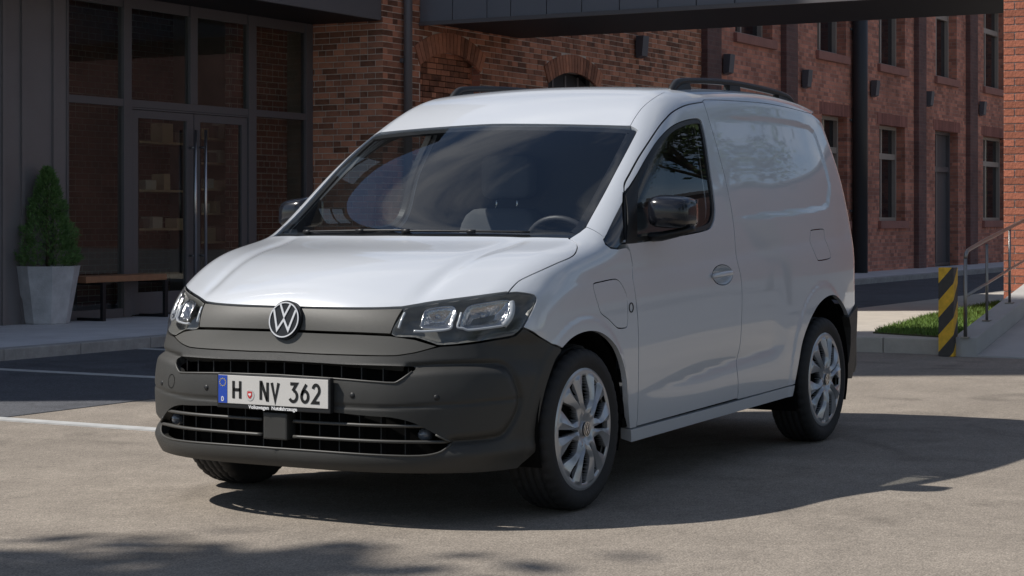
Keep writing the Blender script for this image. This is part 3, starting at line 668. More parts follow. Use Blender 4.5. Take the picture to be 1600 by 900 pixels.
PLAN=Spl([(-3.65,-0.1119),(-3.5,-0.0864),(-3.35,-0.0674),(-3.1,-0.0404),(-2.7,-0.0174),(-2,-0.0103),(-1,-0.0098),(-0.2,-0.0089),(0.1,-0.0084),(0.3,-0.0202),(0.5,-0.0538),(0.7,-0.1101),(0.9,-0.2041)])
KC=Spl([(-3.6,0.0631),(-1.8,0.1058),(-1.3,0.1326),(-0.9,0.1164),(-0.5,0.1126),(-0.1,0.1307),(0.1,0.1424),(0.4,0.1524),(0.8,0.1221)])
BOW=Spl([(-3.6,-0.0050),(-3,-0.0029),(-2,0.0204),(-1.5,0.0777),(-1.1,0.1562),(-0.8,0.2277),(-0.3,0.3306),(0.1,0.3637),(0.5,0.4149),(0.8,0.4166)])
CROWN=Spl([(-3.6,0.0540),(-1.7,0.0613),(-1.3,0.0591),(-0.9,0.0212),(-0.5,0.0027),(0,-0.0004),(0.3,0.0151),(0.8,0.0171)])
XF=Spl([(0.14,0.75),(0.19,0.805),(0.23,0.846),(0.27,0.858),(0.32,0.848),(0.42,0.8479),(0.52,0.8475),(0.6,0.8292),(0.66,0.8088),(0.73,0.7916),(0.8,0.7783),(0.86,0.7549),(1,0.6640)])
FEAT = {'side': None, 'front': None}
class Grid2:
    def __init__(s, x0, x1, z0, z1, h):
        s.x0, s.z0, s.h = x0, z0, h; s.nx = int((x1 - x0) / h) + 1; s.nz = int((z1 - z0) / h) + 1
        s.X, s.Z = np.meshgrid(x0 + h * np.arange(s.nx), z0 + h * np.arange(s.nz), indexing='ij'); s.A = np.zeros_like(s.X)
    def blur(s, n=1):
        for _ in range(n):
            for ax in (0, 1): s.A = .25 * np.roll(s.A, 1, ax) + .5 * s.A + .25 * np.roll(s.A, -1, ax)
    def __call__(s, x, z):
        a = np.clip((x - s.x0) / s.h, 0, s.nx - 1.001); b = np.clip((z - s.z0) / s.h, 0, s.nz - 1.001)
        i = a.astype(int); j = b.astype(int); a = a - i; b = b - j; A = s.A
        return (A[i, j] * (1 - a) + A[i + 1, j] * a) * (1 - b) + (A[i, j + 1] * (1 - a) + A[i + 1, j + 1] * a) * b
X0C = -.05     # axis of the cylinder that unrolls the bumper
def body_f(P):
    x, y, z = P[..., 0], np.abs(P[..., 1]), P[..., 2]
    ys = SIDE(z) + PLAN(x)
    if FEAT['side'] is not None: ys = ys + FEAT['side'](x, z)
    fs = y - ys
    xp = x + BOW(x) * y * y
    zt = ZC(xp) - CROWN(x) * y * y
    if FEAT.get('top') is not None: zt = zt + FEAT['top'](x, y)
    e = .01; sl = (ZC(xp + e) - ZC(xp - e)) / (2 * e)
    ft = (z - zt) / np.sqrt(1 + sl * sl)
    ff = (x - (XF(z) - .545 * y ** 3.4)) / np.sqrt(1 + (1.85 * y ** 2.4) ** 2)
    fr = -(x + 3.615 - .12 * y * y - ss(.9, 1.9, z) * .12)
    f = smax(smax(smax(fs, ft, np.clip(KC(x), .03, .3)), ff, .07), fr, .16)
    if FEAT['front'] is not None:
        f = f - FEAT['front'](np.arctan2(y, x - X0C), z) * ss(.25, .4, x)
    return f
def grad_f(P, e=.004):
    G = np.zeros_like(P)
    for k in range(3):
        d = np.zeros(3); d[k] = e; G[..., k] = body_f(P + d) - body_f(P - d)
    return G / np.maximum(np.linalg.norm(G, axis=-1, keepdims=True), 1e-9)
def hit(px, level=0.):
    """pixels -> points on the body surface (first hit of the line of sight)"""
    W = np.array([ray(*p) for p in px]); t = np.linspace(5.8, 11.6, 420)
    f = body_f(CAM + t[None, :, None] * W[:, None, :]) - level
    ins = f < 0; k = np.where(ins.any(1), ins.argmax(1), f.argmin(1)); has = ins.any(1)
    lo = t[np.maximum(k - 1, 0)]; hi = t[k]
    for _ in range(24):
        mid = (lo + hi) / 2; fm = body_f(CAM + mid[:, None] * W) - level
        lo = np.where(fm > 0, mid, lo); hi = np.where(fm > 0, hi, mid)
    tt = np.where(has, (lo + hi) / 2, t[k])
    return CAM + tt[:, None] * W

class ProjDir:
    def __init__(s, D):
        s.D = np.array(D, float); s.D /= np.linalg.norm(s.D)
        u = np.array([1., 0, 0]) if abs(s.D[0]) < .9 else np.array([0, 1., 0])
        s.e1 = u - s.D * (u @ s.D); s.e1 /= np.linalg.norm(s.e1); s.e2 = np.cross(s.D, s.e1); s.c = 0
    def to2(s, P): return np.stack([P @ s.e1, P @ s.e2], -1)
    def fit(s, P): t = P @ s.D; s.t0, s.t1 = t.min() - .12, t.max() + .22
    def line(s, q): return q[:, :1] * s.e1 + q[:, 1:2] * s.e2, np.repeat(s.D[None], len(q), 0)
class ProjCyl:
    def to2(s, P): return np.stack([.8 * np.arctan2(P[..., 1], P[..., 0] - X0C), P[..., 2]], -1)
    def fit(s, P): s.t0, s.t1 = .4, 1.25
    def line(s, q):
        a = q[:, 0] / .8; z = np.zeros(len(q))
        return np.stack([z + X0C, z, q[:, 1]], 1), np.stack([np.cos(a), np.sin(a), z], 1)
def drop(pr, q, level=0.):
    O, D = pr.line(q); t = np.linspace(pr.t1, pr.t0, 40)
    f = body_f(O[:, None] + t[None, :, None] * D[:, None]) - level; ins = f < 0
    k = np.where(ins.any(1), ins.argmax(1), f.argmin(1)); hi = t[np.maximum(k - 1, 0)]; lo = t[k]; has = ins.any(1)
    for _ in range(20):
        mid = (lo + hi) / 2; fm = body_f(O + mid[:, None] * D) - level
        hi = np.where(fm > 0, mid, hi); lo = np.where(fm > 0, lo, mid)
    return O + np.where(has, (lo + hi) / 2, t[k])[:, None] * D
def resample(q, h, closed=True):
    q = np.asarray(q, float); q = np.vstack([q, q[:1]]) if closed else q
    out = []
    for a, b in zip(q[:-1], q[1:]):
        n = max(1, int(round(np.linalg.norm(b - a) / h))); out += [a + (b - a) * k / n for k in range(n)]
    if not closed: out.append(q[-1])
    return np.array(out)
def smooth_line(P, n=6, closed=False, sharp=()):
    """Catmull-Rom through the points; indices in sharp stay corners"""
    P = np.asarray(P, float); N = len(P); out = []
    rng = range(N if closed else N - 1)
    for i in rng:
        p1, p2 = P[i], P[(i + 1) % N]
        p0 = P[i - 1] if (closed or i > 0) else 2 * p1 - p2
        p3 = P[(i + 2) % N] if (closed or i + 2 < N) else 2 * p2 - p1
        if i in sharp: p0 = 2 * p1 - p2
        if (i + 1) % N in sharp: p3 = 2 * p2 - p1
        for k in range(n):
            t = k / n; out.append(.5 * (2 * p1 + (p2 - p0) * t + (2 * p0 - 5 * p1 + 4 * p2 - p3) * t * t + (3 * p1 - p0 - 3 * p2 + p3) * t ** 3))
    if not closed: out.append(P[-1])
    return np.array(out)
def inside(poly, pts):
    x, y = pts[:, 0], pts[:, 1]; r = np.zeros(len(pts), bool); n = len(poly)
    for i in range(n):
        (x1, y1), (x2, y2) = poly[i], poly[(i + 1) % n]
        if y1 == y2: continue
        c = ((y1 > y) != (y2 > y)); r ^= c & (x < (x2 - x1) * (y - y1) / (y2 - y1) + x1)
    return r
def pdist(pts, line, chunk=4000):
    """distance of points to a polyline given as dense samples"""
    a, b = line[:-1], line[1:]; ab = b - a; L2 = np.maximum((ab ** 2).sum(1), 1e-12); out = np.empty(len(pts))
    for s in range(0, len(pts), chunk):
        p = pts[s:s + chunk, None]; t = np.clip(((p - a) * ab).sum(2) / L2, 0, 1)
        out[s:s + chunk] = np.sqrt((((a + t[..., None] * ab) - p) ** 2).sum(2).min(1))
    return out
def offset_poly(q, d):
    """move a closed 2D outline inwards by d"""
    q = np.asarray(q, float); n = len(q); ar = .5 * np.sum(q[:, 0] * np.roll(q[:, 1], -1) - np.roll(q[:, 0], -1) * q[:, 1])
    e = np.roll(q, -1, 0) - q; e /= np.maximum(np.linalg.norm(e, axis=1, keepdims=True), 1e-9)
    nn = np.stack([-e[:, 1], e[:, 0]], 1) * (1 if ar > 0 else -1)
    m = nn + np.roll(nn, 1, 0); m /= np.maximum(np.linalg.norm(m, axis=1, keepdims=True), 1e-6)
    k = 1 / np.clip((m * nn).sum(1), .5, 1)
    return q + m * (d * k)[:, None]
def make_mesh(name, V, Fc, N, mats, mi=None):
    me = bpy.data.meshes.new(name); me.from_pydata(V.tolist(), [], Fc)
    for m in mats: me.materials.append(m)
    if mi is not None: me.polygons.foreach_set('material_index', mi)
    me.polygons.foreach_set('use_smooth', [True] * len(me.polygons))
    me.update(); me.normals_split_custom_set_from_vertices(N.tolist())
    return me
def panel(name, loops, pr, mats, parent, h=.02, thick=.018, level=0., gap=.0022, depth=None, mirror=False, hb=None, flange=True, inner=True, name2=None):
    """a body panel: 2D outlines (first the outer edge, then holes) laid onto the body surface,
    with folded edges and an inner skin; depth(q, edge distance) pushes it inwards"""
    loops = [np.asarray(l, float) for l in loops]
    if gap: loops = [offset_poly(resample(l, (hb or h * .6)), gap if i == 0 else -gap) for i, l in enumerate(loops)]
    else: loops = [resample(l, (hb or h * .6)) for l in loops]
    allb = np.vstack(loops); lo, hi_ = allb.min(0), allb.max(0)
    gx = np.arange(lo[0] + h / 2, hi_[0], h); gy = np.arange(lo[1] + h / 2, hi_[1], h * .866)
    GX, GY = np.meshgrid(gx, gy, indexing='ij'); GX = GX + (np.arange(len(gy)) % 2)[None, :] * h / 2
    g = np.stack([GX.ravel(), GY.ravel()], 1); ok = inside(loops[0], g)
    for l in loops[1:]: ok &= ~inside(l, g)
    g = g[ok]
    closed = [np.vstack([l, l[:1]]) for l in loops]
    if len(g):
        dd = np.min([pdist(g, c) for c in closed], axis=0); g = g[dd > h * .42]
    pts = np.vstack([allb, g]); edges = []; o = 0
    for l in loops: n = len(l); edges += [(o + i, o + (i + 1) % n) for i in range(n)]; o += n
    vv, ee, ff, ov, oe, of = delaunay_2d_cdt([Vector(p) for p in pts.tolist()], edges, [], 0, 1e-6)
    q = np.array([v[:] for v in vv]); ff = [list(f) for f in ff]
    cen = np.array([q[f].mean(0) for f in ff]); keep = inside(loops[0], cen)
    for l in loops[1:]: keep &= ~inside(l, cen)
    ff = [f for f, k in zip(ff, keep) if k]
    used = sorted(set(i for f in ff for i in f)); rm = {a: b for b, a in enumerate(used)}; q = q[used]; ff = [[rm[i] for i in f] for f in ff]
    P = drop(pr, q, level); N = grad_f(P)
    if depth is not None:
        ed = np.min([pdist(q, c) for c in closed], axis=0); P = P - N * depth(q, ed)[:, None]
        # normals of the pushed-in surface from its faces
        N = np.zeros_like(P)
        for f in ff:
            n = np.cross(P[f[1]] - P[f[0]], P[f[2]] - P[f[0]]); N[f] += n
        N /= np.maximum(np.linalg.norm(N, axis=1, keepdims=True), 1e-12)
        sg = np.sign((N * grad_f(P)).sum(1).mean()); N *= sg
    f0 = ff[0]; s_ = np.sum([np.dot(np.cross(P[f[1]] - P[f[0]], P[f[2]] - P[f[0]]), N[f[0]]) for f in ff[:200]])
    if s_ < 0: ff = [f[::-1] for f in ff]
    n0 = len(P); V = [P]; NN = [N]; Fc = list(ff); mi = [0] * len(ff)
    if inner:
        V.append(P - N * thick); NN.append(-N); Fc += [[i + n0 for i in f[::-1]] for f in ff]; mi += [len(mats) - 1] * len(ff)
    if flange:
        cnt = {}
        for f in ff:
            for a, b in zip(f, f[1:] + f[:1]): cnt[(a, b)] = 1
        be = [(a, b) for (a, b) in cnt if (b, a) not in cnt]
        base = sum(len(v) for v in V); k = 0; fv = []; fn = []
        for a, b in be:
            t = P[b] - P[a]; n = np.cross(t, N[a]); n /= max(np.linalg.norm(n), 1e-9)
            fv += [P[a], P[b], P[b] - N[b] * thick, P[a] - N[a] * thick]; fn += [n] * 4
            Fc.append([base + k + 1, base + k, base + k + 3, base + k + 2]); mi.append(0); k += 4
        if fv: V.append(np.array(fv)); NN.append(np.array(fn))
    V = np.vstack(V); NN = np.vstack(NN)
    o = link(name, make_mesh(name, V, Fc, NN, mats, mi), parent)
    if mirror:
        V2 = V * [1, -1, 1]; N2 = NN * [1, -1, 1]
        o2 = link(name2 or name, make_mesh(name, V2, [f[::-1] for f in Fc], N2, mats, mi), parent)
        return o, o2
    return o
PY = ProjDir((0, 1, 0))
def loop_px(px, pr, level=0., n=1, sharp=()):
    P = hit(px, level); pr.fit(P) if not hasattr(pr, 't0') or True else None
    q = pr.to2(P)
    return smooth_line(q, n, True, sharp) if n > 1 else q
def half_loop(P, pr, n=1, sharp=()):
    """open outline of the y>0 half, first and last point on the centre plane -> closed symmetric outline"""
    P = np.array(P, float); P[0, 1] = 0; P[-1, 1] = 0
    if n > 1: P = smooth_line(P, n, False, sharp); P[0, 1] = 0; P[-1, 1] = 0
    M = P[::-1][1:-1] * [1, -1, 1]
    full = np.vstack([P, M]); pr.fit(full); return pr.to2(full)
def seg(pts, n=5): return smooth_line(np.array(pts, float), n)

# ---- pressed-in lines of the body: shoulder, lower door crease, arch lips, cargo panel
EMB = hit(seg([(1112,186),(1122,184.7),(1173.8,184.7),(1222,190),(1254,196),(1270.5,205),(1280,222.8),(1289.8,255),(1297,287),(1296,306.5),(1291.4,322.6),(1260.8,329),(1209.3,335.5),(1161,341),(1150,342.5)], 6))
def side_features():
    g = Grid2(-3.75, 1.0, .1, 1.95, .005); X, Z = g.X, g.Z
    zc = Spl([(.45, .895), (-.375, .935), (-1.507, .990), (-3.08, 1.066), (-3.7, 1.09)])(X); u = Z - zc
    fade = ss(-3.5, -3.2, X) * ss(.45, .15, X)
    g.A += -.010 * np.where(u < 0, np.exp(np.minimum(u, 0) / .060), np.exp(-np.maximum(u - .022, 0) / .12)) * fade
    zl = Spl([(-.3, .40), (-.53, .414), (-1.507, .494), (-2.145, .538), (-2.4, .56)])(X); u = Z - zl
    amp = .014 * ss(-.40, -1.3, X) * ss(-2.26, -2.02, X)
    g.A += amp * np.where(u > 0, -np.exp(-np.maximum(u, 0) / .13), -np.exp(np.minimum(u, 0) / .055))
    for (cx, cz, r) in ((0, .356, .355), (-2.755, .366, .40)):
        d = np.sqrt((X - cx) ** 2 + (Z - cz) ** 2) - r
        g.A += .006 * (1 - ss(.050, .070, d)) * ss(-.35, -.02, d)
    q = EMB[:, [0, 2]]; pts = np.stack([X.ravel(), Z.ravel()], 1)
    box = (pts[:, 0] < -1.45) & (pts[:, 0] > -3.1) & (pts[:, 1] > 1.05) & (pts[:, 1] < 1.75)
    d = np.full(len(pts), 1.); ins = np.zeros(len(pts), bool)
    d[box] = pdist(pts[box], q); ins[box] = inside(np.vstack([q, [(-1.5, 1.17), (-1.5, 1.65)]]), pts[box])
    sd = np.where(ins, -d, d).reshape(X.shape)
    g.A += -.008 * (1 - ss(-.012, .012, sd)) * ss(-1.50, -2.15, X)
    g.blur(1); return g
FEAT['side'] = side_features()
def front_features():
    g = Grid2(0., 1.35, .1, 1.0, .004); pts = np.stack([g.X.ravel() * .8, g.Z.ravel()], 1)
    def path(px):
        P = hit(seg(px, 5)); return np.stack([.8 * np.arctan2(np.abs(P[:, 1]), P[:, 0] - X0C), P[:, 2]], 1)
    near = (pts[:, 1] < .75)
    def dist(px):
        d = np.full(len(pts), 9.); d[near] = pdist(pts[near], path(px)); return d.reshape(g.X.shape)
    contour = [(640,574),(690,571),(750,569),(784,570),(798,578),(807,598),(813,620),(810,640),(800,662),(785,680),(762,686),(709,691)]
    d = dist(contour); g.A += -.015 * np.exp(-(d / .010) ** 2)
    cpoly = np.vstack([path(contour), [(0, path(contour)[-1][1]), (0, path(contour)[0][1])]])
    ins = np.zeros(len(pts), bool); ins[near] = inside(cpoly, pts[near]); ins = ins.reshape(g.X.shape)
    g.A += .012 * ins * ss(0, .035, d) * ss(.25, .55, g.X)
    d = dist([(470,629),(522,633.8),(600,636.7),(666.7,634),(733,630),(813,622)]); g.A += -.007 * np.exp(-(d / .0045) ** 2)
    # chin ridge under the lower intake
    g.A += .012 * np.exp(-((g.Z - .285) / .030) ** 2) * ss(.6, .8, g.X)
    # bumper corner narrows above its beam
    g.A += -.022 * ss(.56, .64, g.Z) * ss(.85, 1.0, g.X) * (1 - ss(.68, .74, g.Z)) * ss(1.3, 1.1, g.X)
    # raised brow above the upper slot
    g.blur(1); return g
FEAT['front'] = front_features()
def top_features():
    g = Grid2(-.3, .9, 0, 1., .006); X, Y = g.X, g.Z
    yl = .50 + .10 * (X - .7) * -1.0           # raised outer fields of the bonnet
    g.A += -.010 * np.exp(-((Y - yl) / .035) ** 2) * ss(-.15, .1, X) * ss(.72, .55, X)
    g.blur(2); return g
FEAT['top'] = top_features()

# ---- materials of the van
M_white = mat('white_paint', (.555, .580, .618), .32, coat=1.0)
M_trim = mat('cabin_trim', (.09, .092, .098), .6)
M_plast = mat('bumper_plastic', (.040, .039, .036), .50, vary=.14, vscale=2.5, bump=.16, bscale=700, spec=.45)
M_plast_lit = mat('bumper_plastic_lit', (.085, .082, .074), .5, bump=.10, bscale=900, spec=.45)  # the bumper plastic again, lightened to paint sunlight on grille and upper panels
M_edge_lit = mat('bumper_plastic_edge_lit', (.060, .058, .053), .45)  # bumper plastic lightened to paint the lit intake lips and bars
M_gloss = mat('gloss_black', (.008, .009, .012), .12, coat=1.0)
M_black = mat('black_trim', (.012, .012, .013), .45)
M_deep = mat('recess_black', (.006, .006, .006), .9, spec=.08)
M_glass = glass('windscreen_glass', (.80, .82, .82), 1.88)
M_sglass = glass('side_glass', (.52, .54, .54), 1.5)
M_rubber = mat('tyre_rubber', (.018, .018, .019), .72, bump=.15, bscale=60)
M_rim = mat('silver_paint', (.40, .415, .44), .30, metal=.5, coat=.7)
M_chrome = mat('chrome', (.66, .67, .69), .16, metal=1)
M_refl = mat('lamp_reflector', (.70, .70, .72), .16, metal=1, bump=.45, bscale=70)
M_lens = glass('lamp_lens', (.78, .78, .77), 1.5)
M_guide = mat('light_guide', (.72, .76, .82), .12, coat=.8)
M_house = mat('lamp_housing', (.22, .22, .21), .4)
M_seat = mat('seat_cloth', (.14, .145, .155), .9, bump=.3, bscale=300)
M_plate = mat('plate_white', (.62, .60, .57), .45)
M_blue = mat('plate_blue', (.02, .07, .42), .4)
M_ink = mat('plate_ink', (.008, .008, .008), .5)
M_yel = mat('star_yellow', (.75, .6, .05), .5)
M_red = mat('seal_red', (.55, .03, .03), .5)
M_seal = mat('seal_grey', (.55, .55, .53), .4)
M_letter = mat('white_print', (.8, .8, .8), .5)
M_disc = mat('brake_steel', (.16, .16, .16), .5, metal=.8)

van = empty('delivery_van', (0, 0, 0))
tag(van, 'white panel van with dark grey bumper parked on the sunlit asphalt', 'van')

# ---- outlines traced on the flank
door_top = [(974.5,300),(975,286),(983,270.5),(996.6,246),(1011,224),(1028.9,197.5),(1040,184.5),(1051,174),(1071,164),(1098,158.8)]
door_rear = [(1099.5,160.5),(1106,181),(1125.5,248.5),(1138.4,303),(1146.5,351.6),(1149.7,393.5),(1153,412),(1158,435),(1159.7,471.6),(1157,534),(1151.5,560),(1151,570),(1153.5,596),(1153,623)]
door_front = [(994.5,667),(996.2,640),(997.7,563.3),(996.6,501),(993,464.3),(988.6,435),(988,413),(984,392),(979,382),(975.5,379)]
door_out = seg(door_top, 5).tolist() + seg(door_rear, 4).tolist() + seg(door_front, 4).tolist()
door_win = seg([(978,379.5),(977,345),(977.5,304),(985,291.5),(996.6,272.7),(1011,247),(1028.9,219.5),(1048,200),(1067.5,190),(1086,186.2),(1093,187.5),(1097,193),(1103,219.5),(1109.4,264.6),(1115.8,309.7),(1117,332),(1114,348),(1106,358),(1080,364.5),(1038.5,372),(993.4,378.3),(978,379.5)], 4).tolist()[:-1]
PYd = ProjDir((0, 1, 0))
q_door = loop_px(door_out, PYd); q_win = PYd.to2(hit(door_win))
bowl_px = [(1129 + 15.5 * math.cos(a), 429.5 + 15 * math.sin(a)) for a in np.linspace(0, 2 * math.pi, 28, endpoint=False)]
q_bowl = PYd.to2(hit(bowl_px))
doors = panel('door', [q_door, q_win, q_bowl], PYd, [M_white, M_trim], van, h=.022, thick=.05, mirror=True, hb=.010, gap=.0045)
# black seal around the door glass, then the glass
for d_, sgn in zip(doors, (1, -1)):
    pass
seals = panel('window_seal', [offset_poly(q_win, .001), offset_poly(q_win, .020)], PYd, [M_black, M_black], van, h=.012, thick=.03, level=-.004, gap=0, mirror=True)
wing = panel('door_glass', [offset_poly(q_win, .018)], PYd, [M_sglass, M_sglass], van, h=.03, level=-.010, gap=0, inner=False, flange=False, mirror=True)
bowls = panel('handle_bowl', [q_bowl], PYd, [M_white, M_trim], van, h=.006, gap=0, depth=lambda q, e: .034 * ss(0, .026, e), inner=False, flange=False, mirror=True)
for i, (d_, s_, w_, b_) in enumerate(zip(doors, seals, wing, bowls)):
    for o in (s_, w_, b_): o.parent = d_
    y = 1 if i == 0 else -1
    m = MB(); hp = hit([(1114.5,431.5), (1129,428.7), (1145.5,425.5)], .012) * [1, y, 1]
    pts = seg(hp, 6); m.tube(pts, [.006 + .007 * math.sin(math.pi * (k + .6) / (len(pts) + .2)) ** .5 for k in range(len(pts))], 12, prof=[(math.cos(a) * .75, math.sin(a) * 1.0) for a in np.linspace(0, 2 * math.pi, 12, endpoint=False)])
    m.build('door_handle', M_white, d_)
    # mirror triangle at the front of the door window
    m = MB()
tri = panel('mirror_sail', [loop_px([(977.5,381),(977,305),(985,291.5),(996,273.5),(994,330),(995,379)], PYd)], PYd, [M_black, M_black], van, h=.015, level=.002, gap=0, mirror=True)
qlp = [(944.2,377.5),(948,366.5),(958,346),(967,329.5),(973.2,317),(974.2,340),(974.5,378),(965,387.5),(954,386.2)]
q_ql = loop_px(qlp, PYd)
ql = panel('quarter_light', [q_ql], PYd, [M_gloss, M_black], van, h=.012, level=-.003, gap=.001, mirror=True)

# ---- wheel-arch and sill lines, shared by the panels
archF = seg([(878.7,544),(893.5,529),(910,520.3),(927,517.8),(944,523),(961,539),(971.6,561),(978,586),(980.5,611.5),(982,640),(984,670)], 5).tolist()
archR = seg([(1325.6,494),(1322,484.4),(1314,470),(1304.6,461.9),(1293.4,463.5),(1280.5,474.7),(1269,494),(1259.6,516.6),(1253,539),(1248,568),(1241.9,600.3)], 5).tolist()
hoodline = seg([(888.9,373.3),(896,377),(901,382),(901.8,388),(898,397),(889,403.5),(871,411),(848.9,421),(826.7,431),(811,439),(801,448.5),(794.4,456.7)], 5).tolist()
hl_top = [(794.4,457),(808,456.3),(827.5,458.8),(835,461)]
hl_rear = [(838,465),(838,470),(832.4,483.6),(817.5,511.5)]
fender_px = hoodline + hl_top + hl_rear + [(840,524.5),(862,537.5)] + archF + [(994.5,668)] + door_front[1:8] + [(979,386.5),(972,388),(965,389.3),(954,388),(946,382),(943,375),(944,371),(930,361),(915.6,354.6),(905,363)]
PYf = ProjDir((.12, .9, .42)); q_f = loop_px(fender_px, PYf)
flap_px = seg([(926.7,447.5),(928.3,443),(937.8,440.4),(957.8,436.4),(965.6,437.8),(972,445.6),(977.8,457.8),(980,473),(981,495.6),(980,509),(976.7,512.3),(968.9,513),(963,511),(951,499),(939,489),(934.4,475.6),(930,461),(926.7,447.5)], 4).tolist()[:-1]
q_flap = PYf.to2(hit(flap_px))
fenders = panel('front_wing', [q_f, q_flap], PYf, [M_white, M_deep], van, h=.016, thick=.022, mirror=True, hb=.008)
flaps = panel('charging_flap', [q_flap], PYf, [M_white, M_deep], van, h=.016, thick=.02, mirror=True, gap=.0025)
for f_, p_ in zip(fenders, flaps): p_.parent = f_
PYe = ProjDir((0, 1, 0)); q_e = loop_px([(986 + 3.4 * math.cos(a), 480.5 + 8 * math.sin(a)) for a in np.linspace(0, 2 * math.pi, 16, endpoint=False)], PYe)
panel('wing_emblem', [q_e, offset_poly(q_e, .004)], PYe, [M_black, M_black], fenders[0], h=.008, thick=.004, level=.003, gap=0)

# ---- cargo side
side_top = [(1098,157.8),(1103,155.8),(1140,157),(1193,161),(1233,168.5),(1268,178)]
rear_x = -3.42
PYs = ProjDir((0, 1, .12))
Ptop = hit(seg(side_top, 4).tolist()); Parch = hit(archR); Psill = hit([(1241,600.8),(1200,612),(1153.5,624.2)]); Pdr = hit(seg(door_rear, 4).tolist()[::-1])
zr = np.linspace(1.68, .70, 12); Prear = np.stack([np.full(12, rear_x), SIDE(zr) + PLAN(rear_x), zr], 1)
Pall = np.vstack([Ptop, Prear, Parch, Psill, Pdr]); PYs.fit(Pall); PYs.t0 -= .15
q_side = PYs.to2(Pall)
fuel_px = seg([(1266.7,361.5),(1268.5,359.5),(1285,357.9),(1287.5,362),(1289,373),(1293.3,384),(1297.9,398.7),(1295.5,404),(1281,407),(1276.8,404.8),(1270.7,390.7),(1266,378.7),(1265.6,370.7),(1266.7,361.5)], 4).tolist()[:-1]
q_fuel = PYs.to2(hit(fuel_px))
s_pan = panel('cargo_side_panel', [q_side, q_fuel], PYs, [M_white, M_trim], van, h=.020, thick=.02, mirror=True, hb=.010)
fuel = panel('fuel_flap', [q_fuel], PYs, [M_white, M_deep], s_pan[0], h=.016, gap=.003)

# ---- sill
PYl = ProjDir((0, 1, 0))
sillq = loop_px([(984,671.5),(1110,637.5),(1241,601.8),(1239.5,610),(1237.5,619),(1110,655),(985,691)], PYl)
panel('sill', [sillq], PYl, [M_white, M_deep], van, h=.02, thick=.05, gap=.001, level=.004, mirror=True)

# ---- A-pillar, cantrail
wsR = [(915.6,354.4),(923,340.5),(935,319),(948,295),(960,272),(980,234.5),(996.5,203)]
ditch = [(985,196.5),(992,184),(1004,168),(1020,154.7),(1036,145)]
PYa = ProjDir((.22, .62, .75))
Pd = hit(seg(ditch, 4)); yd = Pd[-1][1]
Xb = np.linspace(Pd[-1][0] - .15, -3.40, 14); Pb = np.stack([Xb, np.linspace(yd, .60, 14), ZC(Xb) - .02], 1)
ql_front = [(973.0,301),(972.6,316),(958,344.5),(948,365.5),(943.6,373)]
Pfr = np.vstack([hit(seg(wsR, 4).tolist() + [(991,199.5)]), Pd, Pb, Ptop[::-1], hit(seg(door_top, 4).tolist()[::-1]), hit(ql_front), hit([(943.6,370.6),(930,361)])])
PYa.fit(Pfr); q_fr = PYa.to2(Pfr)
panel('side_frame', [q_fr], PYa, [M_white, M_trim], van, h=.018, thick=.035, gap=.0012, hb=.010, mirror=True)

# ---- roof
PR = ProjDir((.25, 0, 1)); PR_top = hit(seg([(769,193.6),(800,193.4),(868,194),(933,195.3),(970,196.3),(985,196.5)], 4))
Pr = np.vstack([PR_top, Pd, Pb, [(-3.47, .4, 1.75), (-3.5, .2, 1.76), (-3.5, 0, 1.76)]])
q_roof = half_loop(Pr, PR); PR.t0 -= .2
panel('roof', [q_roof], PR, [M_white, M_trim], van, h=.028, thick=.03, gap=.0016, hb=.014)

# ---- bonnet
PH = ProjDir((.35, 0, 1))
rear3 = [(-.150, .748, 1.09), (-.115, .65, 1.09), (-.065, .5, 1.09), (-.015, .3, 1.09), (.008, .15, 1.09), (.012, 0, 1.09)]
nose_px = [(452,478.5),(500,480),(545,480.8),(590,480.6),(620,479.4),(631.5,478.6),(673,471.4),(730,464),(770,458.8),(792,456)]
Ph = np.vstack([hit(seg(nose_px, 4)), hit(hoodline[::-1]), seg(rear3, 4)])
q_hood = half_loop(Ph, PH)
panel('bonnet', [q_hood], PH, [M_white, M_deep], van, h=.018, thick=.03, gap=.0022, hb=.010)

# ---- windscreen with its black border
PW = ProjDir((.55, 0, .85))
ws_b = np.array(rear3)[::-1] - [.012, 0, 0]; ws_b[:, 1] *= 1.0
ws_side = hit(seg([(893,372),(905,362.5),(915,353.6),(923,339.5),(935,318),(948,294),(960,271),(980,233.5),(995,203.5)], 3))
ws_t = hit(seg([(991,200.8),(970,198.8),(933,197),(868,195.6),(800,195),(769,195.2)], 3))
q_ws = half_loop(np.vstack([ws_b, ws_side, ws_t]), PW); PW.t0 -= .1
ws = panel('windscreen', [q_ws], PW, [M_glass, M_glass], van, h=.04, level=-.003, gap=.002, inner=False, flange=False, hb=.03)
qr = resample(q_ws, .02)
panel('windscreen_border', [offset_poly(qr, .003), offset_poly(qr, .040)], PW, [M_black, M_black], ws, h=.02, level=-.007, gap=0, thick=.01)

